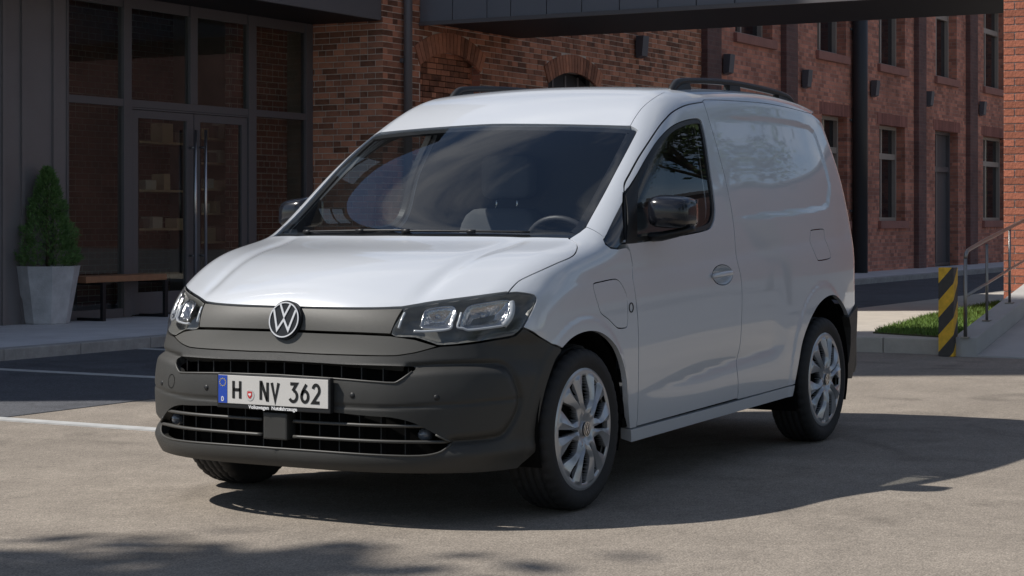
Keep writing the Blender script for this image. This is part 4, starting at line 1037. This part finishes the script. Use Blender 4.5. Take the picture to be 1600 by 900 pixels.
# ---- grille panel, upper bumper panel, bumper
PF = ProjDir((1, 0, .1))
top_g = [(452,479.8),(500,481.3),(545,482.2),(590,482),(620,481.2),(630.5,481)]
bot_g = [(609.7,522.6),(560,520.4),(520,519),(480,517.4),(452,516)]
q_gr = half_loop(np.vstack([hit(seg(top_g, 3)), hit(seg(bot_g, 3))]), PF)
gr = panel('grille_panel', [q_gr], PF, [M_plast_lit, M_deep], van, h=.012, gap=.004, thick=.03, level=-.004)
PF2 = ProjDir((1, 0, .1))
bot_u = [(684,540.6),(673,544.5),(648.7,551),(624,555),(611,555.8),(577.8,555.6),(489,552.8),(450,550.4)]
q_up = half_loop(np.vstack([hit([(452,518),(480,519.4),(520,521),(560,522.4),(609.7,524.8),(648.7,530.6),(673,538)]), hit(seg(bot_u, 3))]), PF2)
panel('bumper_upper_panel', [q_up], PF2, [M_plast_lit, M_deep], van, h=.012, gap=.0022, thick=.02)
PC = ProjCyl()
bump_top = [(450,550.8),(489,553.2),(577.8,556),(611,556.2),(624,555.4),(648.7,551.4),(673,545),(687.7,541.6),(721.9,539.2),(762.5,533.6),(795,528.4),(806,525.2),(817.5,512.6)]
bump_rear = [(840,525.6),(862,538.6),(877.5,546),(868,562),(858.5,588),(851,613),(844,645),(839,680),(836.5,706)]
Pbt = np.vstack([hit(bump_top), hit(seg(bump_rear, 3))])
zb = .212; aa = np.linspace(.8 * math.atan2(Pbt[-1][1], Pbt[-1][0] - X0C), 0, 14)[1:]
lowP = np.stack([X0C + np.cos(aa / .8), np.sin(aa / .8), np.full(13, zb)], 1)
slot_px = [(452,564.5),(500,567.5),(533,569.6),(580,571.2),(622,572.4),(646,573.4),(649,576),(644,580.6),(622,596),(611,598.2),(580,596.2),(520,591.4),(452,586.8)]
low_px = [(433,637),(480,641),(522,645),(582,651),(611,653),(640,659.5),(662,668.9),(689,684),(706,690.6),(697.8,700),(684,708),(655,712.5),(600,711.5),(540,708),(489,704.4),(433,700.5)]
q_slot = half_loop(hit(slot_px), PC, 3, (5, 6)); q_low = half_loop(hit(low_px), PC, 3, (8,))
q_bm = half_loop(np.vstack([Pbt, lowP]), PC)
bumper = panel('front_bumper', [q_bm, q_slot, q_low], PC, [M_plast, M_deep], van, h=.010, thick=.035, gap=.0015, hb=.007)
# paler tubes added as painted highlights along the lower lips of both openings
for q_, zc_ in ((q_slot, None), (q_low, None)):
    r_ = resample(q_, .02); zm = (r_[:, 1].min() + r_[:, 1].max()) / 2 + .01
    r_ = np.roll(r_, -int(np.argmax(np.where(r_[:, 1] > zm, 1, 0) & np.where(np.roll(r_[:, 1], -1) <= zm, 1, 0))) - 1, 0); r_ = r_[r_[:, 1] <= zm]
    m = MB(); m.tube(drop(PC, r_, .0).tolist(), .0042, 6); m.build('intake_highlight', M_edge_lit, bumper)
# grille behind the openings: dark backing, ribs and two bars
def bump_pt(y, z, lev): 
    q = np.array([[.8 * math.atan2(y, .80 - .545 * abs(y) ** 3.4 - X0C), z]]); return drop(PC, q, lev)[0]
def bump_arc(z, y0, y1, lev, n=24):
    a0 = math.atan2(y0, .80 - .545 * abs(y0) ** 3.4 - X0C); a1 = math.atan2(y1, .80 - .545 * abs(y1) ** 3.4 - X0C)
    return drop(PC, np.stack([.8 * np.linspace(a0, a1, n), np.full(n, z)], 1), lev)
m = MB(); m.add(np.vstack([bump_arc(z, -.72, .72, -.07, 30) for z in (.20, .66)]).tolist(), [(i, i + 1, i + 31, i + 30) for i in range(29)])
m.build('grille_backing', M_deep, bumper)
for k in range(-6, 7):
    y = k * .088
    for (z0, z1) in ((.225, .46), (.555, .645)):
        m = MB(); a = bump_pt(y, (z0 + z1) / 2, -.03)
        m.box((a[0] - .035, y - .0025, z0), (a[0] - .004, y + .0025, z1)); m.build('grille_rib', M_black, bumper)
for z in (.392, .333):
    for (y0, y1) in ((-.66, -.072), (.072, .66)):
        m = MB(); m.tube(bump_arc(z, y0, y1, -.013, 26).tolist(), .0075, prof=[(-1.6, -.6), (1.2, -.8), (1.6, 0), (1.2, .8), (-1.6, .6)]); m.build('grille_bar', M_edge_lit, bumper)
m = MB(); c = bump_pt(0, .37, 0); m.box((c[0] - .05, -.056, .318), (c[0] + .012, .056, .422), bev=.007); m.build('radar_cover', M_plast, bumper)
for s in (-1, 1):
    c = bump_pt(.585 * s, .357, -.045); m = MB(); m.lathe([(0, .022), (.012, .020), (.022, .012), (.026, 0), (.026, -.02)], 20, 'x', tuple(c)); m.build('fog_lamp', mat('lamp_glass_dark', (.10, .11, .13), .08, coat=1), bumper)
    for y in (.326, .62):
        c = bump_pt(y * s, .503 if y < .5 else .50, 0); n = grad_f(c[None])[0]; m = MB(); m.lathe([(0, .003), (.009, .003), (.0115, 0), (.0115, -.01)], 18, 'x')
        o = m.build('parking_sensor', M_black, bumper); o.location = c; o.rotation_euler = Vector(n).to_track_quat('X', 'Z').to_euler()
c = bump_pt(-.535, .515, 0); n = grad_f(c[None])[0]; m = MB(); m.lathe([(.026, .0008), (.0285, .0008)], 28, 'x'); o = m.build('tow_eye_cap', M_deep, bumper); o.location = c; o.rotation_euler = Vector(n).to_track_quat('X', 'Z').to_euler()

# ---- headlights
hl_px = seg([(631.7,481.2),(673,473.4),(730,466.2),(770,461),(793.4,457.8),(808,456.6),(827.5,459),(836.4,462.2),(838,469),(832.4,483.6),(817,511.2),(804.7,523.4),(795,526.6),(762.5,532),(721.9,537.8),(687.7,540.3),(673,536.2),(648.7,528.6),(610.4,522.8),(631.7,481.2)], 4).tolist()[:-1]
PHL = ProjDir((.85, .5, .15))
q_hl = loop_px(hl_px, PHL)
lens = panel('headlight_lens', [q_hl], PHL, [M_lens, M_lens], van, h=.014, level=.001, gap=.003, inner=False, flange=False, mirror=True)
hous = panel('headlight_housing', [q_hl], PHL, [M_house, M_house], van, h=.010, level=-.004, gap=.004, depth=lambda q, e: .050 * ss(.004, .022, e), inner=False, flange=False, mirror=True)
hl = []
for i, y in enumerate((1, -1)):
    e_ = empty('headlight', (.6, .6 * y, .8)); e_.parent = van; hl.append(e_)
    for o in (lens[i], hous[i]): o.parent = e_; o.location = (-.6, -.6 * y, -.8)
def c3(p): return (600 + p[0] / 6.154, 430 + p[1] / 6.154)
bowlA = [c3(p) for p in [(352,505),(372,420),(400,345),(470,322),(560,308),(655,305),(690,345),(672,400),(635,500),(500,512)]]
bowlB = [c3(p) for p in [(735,500),(752,420),(785,345),(830,300),(950,275),(1180,245),(1205,300),(1190,370),(1140,470),(980,505),(830,525)]]
drl1 = [c3(p) for p in [(285,537),(400,540),(625,518),(655,450),(690,365)]]
drl2 = [c3(p) for p in [(742,362),(722,440),(708,500),(760,512),(820,528),(1000,508),(1165,484)]]
drl3 = [c3(p) for p in [(1150,486),(1215,400),(1232,300),(1225,258)]]
edge1 = [c3(p) for p in [(140,512),(165,440),(200,362)]]
def inner_px(px, lv): return PHL.to2(hit(px, lv))
for nm, px, lv, dp in (('reflector', bowlA, -.014, .040), ('reflector', bowlB, -.014, .044)):
    q = smooth_line(inner_px(px, lv), 4, True)
    pr_ = panel(nm, [q], PHL, [M_refl, M_refl], van, h=.006, level=lv, gap=0, depth=lambda q, e, dp=dp: dp * ss(0, .045, e), inner=False, flange=False, mirror=True)
    bb = hit([np.mean(px, 0)], -.045)[0]
    for i, o in enumerate(pr_):
        y = 1 - 2 * i; o.parent = hl[i]; o.location = (-.6, -.6 * y, -.8)
        m = MB(); m.lathe([(0, .022), (.008, .020), (.011, .008), (.011, -.02)], 14, 'x', (bb[0], bb[1] * y, bb[2])); b_ = m.build('bulb', M_chrome, o)
def strip(name, px, w, lv, mt):
    P = hit(seg(px, 5), lv); 
    for i, y in enumerate((1, -1)):
        m = MB(); m.tube((P * [1, y, 1]).tolist(), w, 8); o = m.build(name, mt, hl[i]); o.location = (-.6, -.6 * y, -.8)
strip('light_guide', drl1, .0050, -.007, M_guide); strip('light_guide', drl2, .0050, -.007, M_guide)
strip('light_guide', drl3, .0125, -.013, M_guide); strip('light_guide', edge1, .0050, -.007, M_guide)
strip('bezel', bowlA + bowlA[:1], .0035, -.011, M_chrome); strip('bezel', bowlB + bowlB[:1], .0035, -.011, M_chrome)

# ---- badge on the nose and on the wheel covers
def emblem(parent, name, r, fn, ring_m, field_m):
    m = MB(); n = 40
    m.prism([(r * math.cos(2 * math.pi * k / n), r * math.sin(2 * math.pi * k / n)) for k in range(n)], lambda x, y: fn(x, y, -.012), lambda x, y: fn(x, y, .004))
    o = m.build(name, field_m, parent)
    m = MB(); ri = r * .915
    for k in range(n):
        a, b = 2 * math.pi * k / n, 2 * math.pi * (k + 1) / n
        q = [(r * .985 * math.cos(a), r * .985 * math.sin(a)), (r * .985 * math.cos(b), r * .985 * math.sin(b)), (ri * math.cos(b), ri * math.sin(b)), (ri * math.cos(a), ri * math.sin(a))]
        m.prism(q, lambda x, y: fn(x, y, .0041), lambda x, y: fn(x, y, .0075))
    m.build('emblem_ring', ring_m, o)
    m = MB(); w = r * .115; s = r * .92
    def on(x, y): k = math.hypot(x, y) / .985; return (x * s / max(k, 1), y * s / max(k, 1))
    V = [on(-.36, .93), (0, .14), on(.36, .93)]
    W = [on(-.80, .60), (-.40, -.62), (0, .02), (.40, -.62), on(.80, .60)]
    W = [W[0], (W[1][0] * s, W[1][1] * s), (0, .02 * s), (W[3][0] * s, W[3][1] * s), W[4]]; V = [V[0], (0, .20 * s), V[2]]
    ribbon(m, V, w, fn, .0042, .0075); ribbon(m, W, w, fn, .0042, .0075)
    m.build('emblem_letters', ring_m, o); return o
bz = .776; bc = drop(PF, PF.to2(np.array([[.8, 0, bz]])), 0)[0]; tilt = R(12)
def nose(x, y, h): return (bc[0] + .010 + h * math.cos(tilt) - y * math.sin(tilt), x, bz + y * math.cos(tilt) + h * math.sin(tilt))
emblem(van, 'front_emblem', .071, nose, mat('emblem_silver', (.62, .63, .65), .3, coat=.5), mat('emblem_field', (.008, .009, .011), .4))
mb_ = MB(); n = 40; mb_.prism([(.076 * math.cos(2 * math.pi * k / n), .077 * math.sin(2 * math.pi * k / n)) for k in range(n)], lambda x, y: nose(x, y, -.03), lambda x, y: nose(x, y, -.001)); mb_.build('emblem_base', M_black, van)

# ---- number plate
plate = empty('number_plate', (.868, 0, .505)); plate.parent = van; pt = R(-1)
def pf(x, y, h): return (h, x, y)      # x runs to the van's left = to the right in the picture
m = MB(); m.box((-.022, -.268, -.073), (.003, .268, .061), bev=.004); m.build('plate_frame', M_black, plate)
m = MB(); m.box((.002, -.2595, -.0545), (.0055, .2595, .0550), bev=.0015); m.build('plate_face', M_plate, plate)
m = MB(); m.box((.0045, -.2585, -.0535), (.0065, -.2155, .0540)); m.build('plate_blue_band', M_blue, plate)
def arc(cx, cy, rx, ry, a0, a1, n=10): return [(cx + rx * math.cos(R(a0 + (a1 - a0) * k / n)), cy + ry * math.sin(R(a0 + (a1 - a0) * k / n))) for k in range(n + 1)]
GL = {'H': [[(0, 0), (0, 1)], [(1, 0), (1, 1)], [(0, .5), (1, .5)]], 'N': [[(0, 0), (0, 1), (.08, 1), (.92, 0), (1, 0), (1, 1)]], 'V': [[(0, 1), (.5, 0), (1, 1)]],
      '3': [[(.02, 1), (.92, 1), (.36, .60)] , arc(.42, .31, .56, .31, 82, -150, 14)],
      '6': [arc(.5, .31, .48, .31, 0, 360, 20), [(.72, 1.0), (.20, .60), (.03, .36)]],
      '2': [arc(.5, .70, .46, .30, 165, -35, 12) + [(.05, 0), (.98, 0)]], 'D': [[(0, 0), (0, 1)], [(0, 1)] + arc(.3, .5, .6, .5, 90, -90, 10) + [(0, 0)]]}
hgt, wid, st = .079, .044, .0118
for ch, x in (('H', -.191), ('N', -.060), ('V', -.008), ('3', .079), ('6', .131), ('2', .183)):
    m = MB()
    for path in GL[ch]:
        ribbon(m, [(x + st / 2 + a * (wid - st), -.0395 + st / 2 + b * (hgt - st)) for a, b in path], st, pf, .0050, .0068)
    m.build('plate_letter', M_ink, plate)
m = MB()
for path in GL['D']: ribbon(m, [(-.242 + a * .010, -.046 + b * .016) for a, b in path], .0032, pf, .0055, .0072)
m.build('country_letter', M_letter, plate)
for k in range(12):
    a = 2 * math.pi * k / 12; m = MB(); cx, cy = -.237 + .0145 * math.cos(a), .027 + .0145 * math.sin(a)
    m.prism([(cx + (.0030 if j % 2 == 0 else .0013) * math.cos(a + math.pi * j / 5 + math.pi / 2), cy + (.0030 if j % 2 == 0 else .0013) * math.sin(a + math.pi * j / 5 + math.pi / 2)) for j in range(10)], lambda x, y: pf(x, y, .006), lambda x, y: pf(x, y, .0072)); m.build('star', M_yel, plate)
m = MB(); m.prism([(-.106 + .020 * math.cos(2 * math.pi * k / 28), -.018 + .0225 * math.sin(2 * math.pi * k / 28)) for k in range(28)], lambda x, y: pf(x, y, .005), lambda x, y: pf(x, y, .0068)); sl_ = m.build('registration_seal', M_seal, plate)
m = MB(); m.prism([(-.117, -.004), (-.095, -.004), (-.095, -.020), (-.100, -.029), (-.106, -.032), (-.112, -.029), (-.117, -.020)], lambda x, y: pf(x, y, .006), lambda x, y: pf(x, y, .0076)); m.build('seal_shield', M_red, sl_)
m = MB(); m.prism([(-.113, -.018), (-.110, -.010), (-.104, -.013), (-.099, -.009), (-.100, -.020), (-.104, -.019), (-.105, -.025), (-.108, -.019)], lambda x, y: pf(x, y, .007), lambda x, y: pf(x, y, .0082)); m.build('seal_horse', M_letter, sl_)
me = text_mesh('Volkswagen  Nutzfahrzeuge', .0200); me.transform(Matrix(((0, 0, 1, .0034), (1.02, 0, 0, 0), (0, 1, 0, -.0645), (0, 0, 0, 1)))); me.materials.append(M_letter); link('frame_lettering', me, plate)

# ---- wheels
def tyre_mesh():
    prof = [(.222, -.088), (.247, -.093), (.266, -.1035), (.290, -.104), (.308, -.097), (.319, -.086), (.3235, -.072), (.3250, -.055), (.3175, -.053), (.3175, -.046), (.3255, -.044), (.3262, -.022), (.3185, -.020), (.3185, -.013), (.3265, -.011)]
    prof = prof + [(r, -h) for r, h in prof[::-1]]; n = len(prof); seg_ = 160; m = MB(); vs = []; fs = []
    for k in range(seg_):
        th = 2 * math.pi * k / seg_
        for (r, h) in prof:
            if .300 < r and abs(h) > .043 and k % 4 == 0: r -= .0065 * min(1, (r - .300) / .015)
            if r > .324 and abs(h) < .043 and (k + (2 if h > 0 else 0)) % 8 == 0: r -= .004
            vs.append((r * math.cos(th), h, r * math.sin(th)))
    for k in range(seg_):
        k2 = (k + 1) % seg_
        for i in range(n - 1): fs.append((k * n + i, k2 * n + i, k2 * n + i + 1, k * n + i + 1))
    return m.add(vs, fs, 0, True)
def cover_mesh():
    """wheel cover: six pairs of bevelled spokes between deep openings"""
    nr, na = 84, 864; RO = .247; rr = np.linspace(.030, RO, nr); th = np.linspace(0, 2 * math.pi, na, endpoint=False)
    Rr, T = np.meshgrid(rr, th, indexing='ij'); t = (T / (math.pi / 3)) % 1.0; t = np.minimum(t, 1 - t)   # 0 = slot axis, .5 = opening axis
    arc_ = t * (math.pi / 3) * Rr; gapc = (.5 - t) * (math.pi / 3) * Rr  # metres from the slot axis / the opening axis
    wid = .003 + .029 * ss(.075, .125, Rr) - .014 * ss(.135, .222, Rr)
    op = np.maximum(gapc - wid, np.maximum(.080 - Rr, Rr - .216))
    slot = np.maximum(arc_ - (.0050 + .0105 * ss(.07, .21, Rr)), np.maximum(.070 - Rr, Rr - .212))
    hole = np.minimum(op, slot)
    y = .014 + .014 * ss(.03, .070, Rr) - .010 * ss(.13, .235, Rr)    # dome
    half = (math.pi / 6) * Rr; lo_ = .005 + .0105 * ss(.07, .21, Rr); hi_w = half - np.maximum(wid, 0)
    f = np.clip((arc_ - lo_) / np.maximum(hi_w - lo_, 1e-4), 0, 1)    # 0 at the slot, 1 at the opening edge
    tent = np.where(f < .38, f / .38, 1 - (f - .38) / .62 * .85)
    y = y + .015 * (tent - .35) * ss(.05, .10, Rr) * (1 - ss(.212, .226, Rr))
    y = np.where(hole < 0, y - .042 * ss(0, -.003, hole), y)
    y = y - .005 * ss(.234, RO, Rr)
    vs = np.stack([Rr * np.cos(T), y, Rr * np.sin(T)], -1).reshape(-1, 3); m = MB(); fs = []; mi = []
    for i in range(nr - 1):
        for k in range(na):
            k2 = (k + 1) % na; fs.append((i * na + k, (i + 1) * na + k, (i + 1) * na + k2, i * na + k2)); mi.append(1 if hole[i:i + 2, [k, k2]].mean() < -.0012 else 0)
    m.add(vs.tolist(), fs, 0, False); m.m = mi
    m.lathe([(.247, .005), (.2485, -.008), (.243, -.03)], 72, 'y'); 
    m.lathe([(0, .028), (.022, .028), (.029, .026), (.031, .010)], 40, 'y')
    return m
wheel_y = .800
wheel = empty('wheel', (0, wheel_y, .326)); wheel.parent = van
tyre_mesh().build('tyre', M_rubber, wheel)
cv = cover_mesh().build('wheel_cover', [M_rim, M_deep], wheel); cv.location = (0, .079, 0)
m = MB(); m.lathe([(0, -.02), (.14, -.02), (.145, -.03), (.145, -.05), (0, -.05)], 48, 'y'); m.lathe([(.20, -.09), (.222, -.092), (.226, .085), (.205, .08)], 48, 'y'); m.lathe([(0, .018), (.21, .012)], 48, 'y'); m.build('brake_disc', M_disc, wheel)
emblem(cv, 'hub_emblem', .030, lambda x, y, h: (-x, .028 + h * .45, y), M_chrome, M_gloss)
for (x, y, rot) in ((0, -wheel_y, math.pi), (-2.755, wheel_y + .005, 0), (-2.755, -wheel_y - .005, math.pi)):
    w2 = copy_tree(wheel, van); w2.location = (x, y, .326); w2.rotation_euler = (0, R(23) if x < -1 else R(0), rot)
# wheel housings
for cx in (0, -2.755):
    for s in (1, -1):
        m = MB(); r = .365 if cx == 0 else .405; n = 28; vs = []; fs = []
        for k in range(n + 1):
            a = R(-25 + 230 * k / n)
            for y in (.45, .884): vs.append((cx + r * math.cos(a), s * y, .36 + r * math.sin(a)))
        for k in range(n): fs.append((2 * k, 2 * k + 1, 2 * k + 3, 2 * k + 2))
        m.add(vs, fs, 0, True); m.prism([(r * math.cos(R(-25 + 230 * k / n)), r * math.sin(R(-25 + 230 * k / n))) for k in range(n + 1)], lambda x, z: (cx + x, s * .44, .36 + z), lambda x, z: (cx + x, s * .45, .36 + z))
        m.build('wheel_housing', M_deep, van)

# ---- underbody and engine bay fill
m = MB(); m.box((-3.45, -.70, .26), (.62, .70, .34)); m.box((-2.3, -.86, .29), (-.42, .86, .33)); m.box((-.40, -.43, .34), (.60, .43, .74)); m.box((-.40, -.70, .735), (.45, .70, .80)); m.box((-.40, -.84, .33), (-.385, .84, .98))
m.box((-3.4, -.43, .34), (-2.2, .43, .5)); m.build('underbody', M_deep, van)

# ---- rear end
PB = ProjDir((-1, 0, .12)); zz = np.linspace(.70, 1.70, 12)
Pq = [(-3.6, 0, 1.74), (-3.5, .55, 1.73), (-3.45, .70, 1.66)] + [(-3.45, float(SIDE(z) + PLAN(-3.44)) - .004, z) for z in zz[::-1]] + [(-3.6, 0, .70)]
q_b = half_loop(np.array(Pq), PB); PB.t0, PB.t1 = 3.0, 3.9
rear = panel('rear_door', [q_b], PB, [M_white, M_trim], van, h=.05, gap=0, hb=.03)
zz = np.linspace(.28, .688, 7); PBb = ProjDir((0, 1, 0))
Parc = hit([(1325.8,495.5),(1328.5,512),(1328,540),(1325,566),(1321,580)], .01)
Pbb = np.vstack([Parc[:-1], [(-3.12, .86, .30), (-3.40, .8, .28), (-3.43, .8, .45), (-3.43, .8, .688)]])
PBb.fit(np.vstack([Pbb, [(0, .95, 0), (0, .6, 0)]])); panel('rear_bumper_corner', [PBb.to2(Pbb)], PBb, [M_plast, M_deep], van, h=.02, level=.014, gap=.001, thick=.04, mirror=True)
m = MB(); m.box((-3.64, -.78, .29), (-3.40, .78, .69), bev=.05); m.build('rear_bumper', M_plast, van)
for s in (1, -1):
    m = MB(); m.box((-3.60, s * .55, .80), (-3.50, s * .70, 1.25), bev=.03); m.build('tail_lamp', mat('tail_red', (.25, .01, .01), .2, coat=1), van)

# ---- roof rails
zrail = lambda x: float(ZC(x) - CROWN(x) * .36)
for s in (1, -1):
    rail = MB(); top = ony(1077, 121, .6); xs = np.linspace(-1.42, -3.00, 26)
    xt = [ony(u, v, .605) for u, v in ((1047,140.5),(1053,130),(1061,123.5),(1080,122.2),(1110,123),(1141.6,126),(1165,130),(1190,135.5),(1210,140.5),(1225,146),(1232,151),(1236,156))]
    P_ = seg(xt, 4); path = [(p[0], s * (.605 + .0 * p[0]), p[2] - .012) for p in P_]
    rail.tube(path, .019, prof=[(-.9, -.75), (.9, -.75), (1.0, .1), (.6, .75), (-.6, .75), (-1.0, .1)])
    ro = rail.build('roof_rail', M_black, van)
    for (xa, xb) in ((-1.49, -1.66), (-2.13, -2.28), (-2.80, -3.00)):
        f = MB(); za, zb_ = zrail(xa), zrail(xb); zt = np.interp([-xa, -xb], [-p[0] for p in path], [p[2] for p in path])
        f.add([(xa, s * .585, za - .03), (xa, s * .628, za - .03), (xb, s * .628, zb_ - .03), (xb, s * .585, zb_ - .03), (xa - .01, s * .59, zt[0]), (xa - .01, s * .62, zt[0]), (xb + .01, s * .62, zt[1]), (xb + .01, s * .59, zt[1])], [(0, 1, 2, 3), (4, 5, 6, 7), (0, 1, 5, 4), (1, 2, 6, 5), (2, 3, 7, 6), (3, 0, 4, 7)])
        f.build('rail_foot', M_black, ro)

# ---- door mirrors
mc = ony(1052, 330, .975)
for s in (1, -1):
    me_ = empty('door_mirror', (mc[0], s * .872, 1.115)); me_.parent = van
    bm = bmesh.new(); bmesh.ops.create_cube(bm, size=2)
    bmesh.ops.subdivide_edges(bm, edges=bm.edges[:], cuts=5, use_grid_fill=True)
    for v in bm.verts:
        c = v.co; p = 4.5; n_ = (abs(c.x) ** p + abs(c.y) ** p + abs(c.z) ** p) ** (1 / p); c = c / n_
        x, y, z = c.x * .110, c.y * .090, c.z * .074
        if x > 0: x *= 1 - .25 * (c.y * .5 + .5) ** 2          # front face sweeps back towards the tip
        z = z * (1 - .10 * (c.y * .5 + .5)) - .006 * c.y
        if c.z > 0: z -= .012 * max(0, c.x)
        if x < -.06: x = -.062
        v.co = (x, s * (y + .105), z + .083)
    m = MB(); m.bm(bm, 0, True); o = m.build('mirror_housing', mat('mirror_black', (.008, .009, .013), .22, coat=.35), me_)
    m = MB(); m.box((-.0645, s * .035, .03), (-.060, s * .19, .135)); m.build('mirror_glass', M_chrome, me_)
    m = MB(); m.tube([(.005, s * -.03, -.028), (.004, s * .05, -.022), (0, s * .12, -.008), (0, s * .20, .012)], [.034, .034, .030, .018], 12, prof=[(math.cos(a) * 1.1, math.sin(a) * .62) for a in np.linspace(0, 2 * math.pi, 12, endpoint=False)]); m.build('mirror_arm', M_black, me_)

# ---- wipers
for (ya, yb) in ((-.55, .06), (.02, .58)):
    m = MB(); pts = []
    for k in range(16):
        y = ya + (yb - ya) * k / 15; x = .012 - .16 * (abs(y) / .75) ** 2 - .028 - .008 * k / 15
        pts.append(drop(PW, PW.to2(np.array([[x, y, 1.12]])), .006)[0].tolist())
    m.tube(pts, .005, 6); m.tube([pts[0], pts[1]], .009, 8); m.tube(pts[8:10], .008, 6); m.build('wiper', M_black, van)

# ---- cabin
m = MB(); m.box((-.22, -.78, .55), (-.62, .78, .97), bev=.05); m.box((-.10, -.74, .90), (-.50, .74, 1.045), bev=.04); m.box((-.50, .18, .98), (-.60, .58, 1.085), bev=.03); m.build('dashboard', M_trim, van)
m = MB(); n = 40; m.tube([(-.80 + .066 * math.sin(2 * math.pi * k / n), .38 + .185 * math.cos(2 * math.pi * k / n), 1.0 + .17 * math.sin(2 * math.pi * k / n)) for k in range(n + 1)], .015, 10, caps=False)
for a in (0, 180, 270): m.tube([(-.80, .38, 1.0), (-.80 + .066 * math.sin(R(a)), .38 + .18 * math.cos(R(a)), 1.0 + .165 * math.sin(R(a)))], .014, 8)
m.box((-.82, .33, .96), (-.78, .43, 1.05), bev=.01); m.tube([(-.55, .38, .90), (-.80, .38, 1.0)], .03, 10); m.build('steering_wheel', mat('wheel_leather', (.06, .06, .065), .45), van)
for y in (.38, -.38):
    st_ = empty('seat', (-1.2, y, .4)); st_.parent = van
    m = MB(); m.box((.22, -.25, .12), (-.28, .25, .30), bev=.06); m.build('seat_cushion', M_seat, st_)
    bm = bmesh.new(); bmesh.ops.create_cube(bm, size=1)
    bmesh.ops.bevel(bm, geom=bm.edges[:], offset=.22, segments=4, profile=.6, affect='EDGES')
    for v in bm.verts: c = v.co.copy(); z = c.z + .5; v.co = (-.24 + c.x * .16 - .17 * z, c.y * (.50 - .08 * z), .22 + z * .60)
    MB().bm(bm, 0, True).build('seat_back', M_seat, st_)
    bm = bmesh.new(); bmesh.ops.create_cube(bm, size=1); bmesh.ops.bevel(bm, geom=bm.edges[:], offset=.24, segments=4, profile=.6, affect='EDGES')
    for v in bm.verts: c = v.co.copy(); v.co = (-.45 + c.x * .11, c.y * .28, .98 + c.z * .22)
    MB().bm(bm, 0, True).build('headrest', M_seat, st_)
    for s in (-.06, .06): m = MB(); m.tube([(-.42, s, .78), (-.44, s, .92)], .007, 8); m.build('headrest_post', M_chrome, st_)
m = MB(); m.prism([(-.84, .35), (.84, .35), (.85, 1.1), (.72, 1.6), (.60, 1.74), (-.60, 1.74), (-.72, 1.6), (-.85, 1.1)], lambda y, z: (-1.80, y, z), lambda y, z: (-1.83, y, z)); m.build('bulkhead', M_trim, van)
m = MB(); m.box((-1.85, -.84, .345), (-.25, .84, .42)); m.build('cabin_floor', M_trim, van)
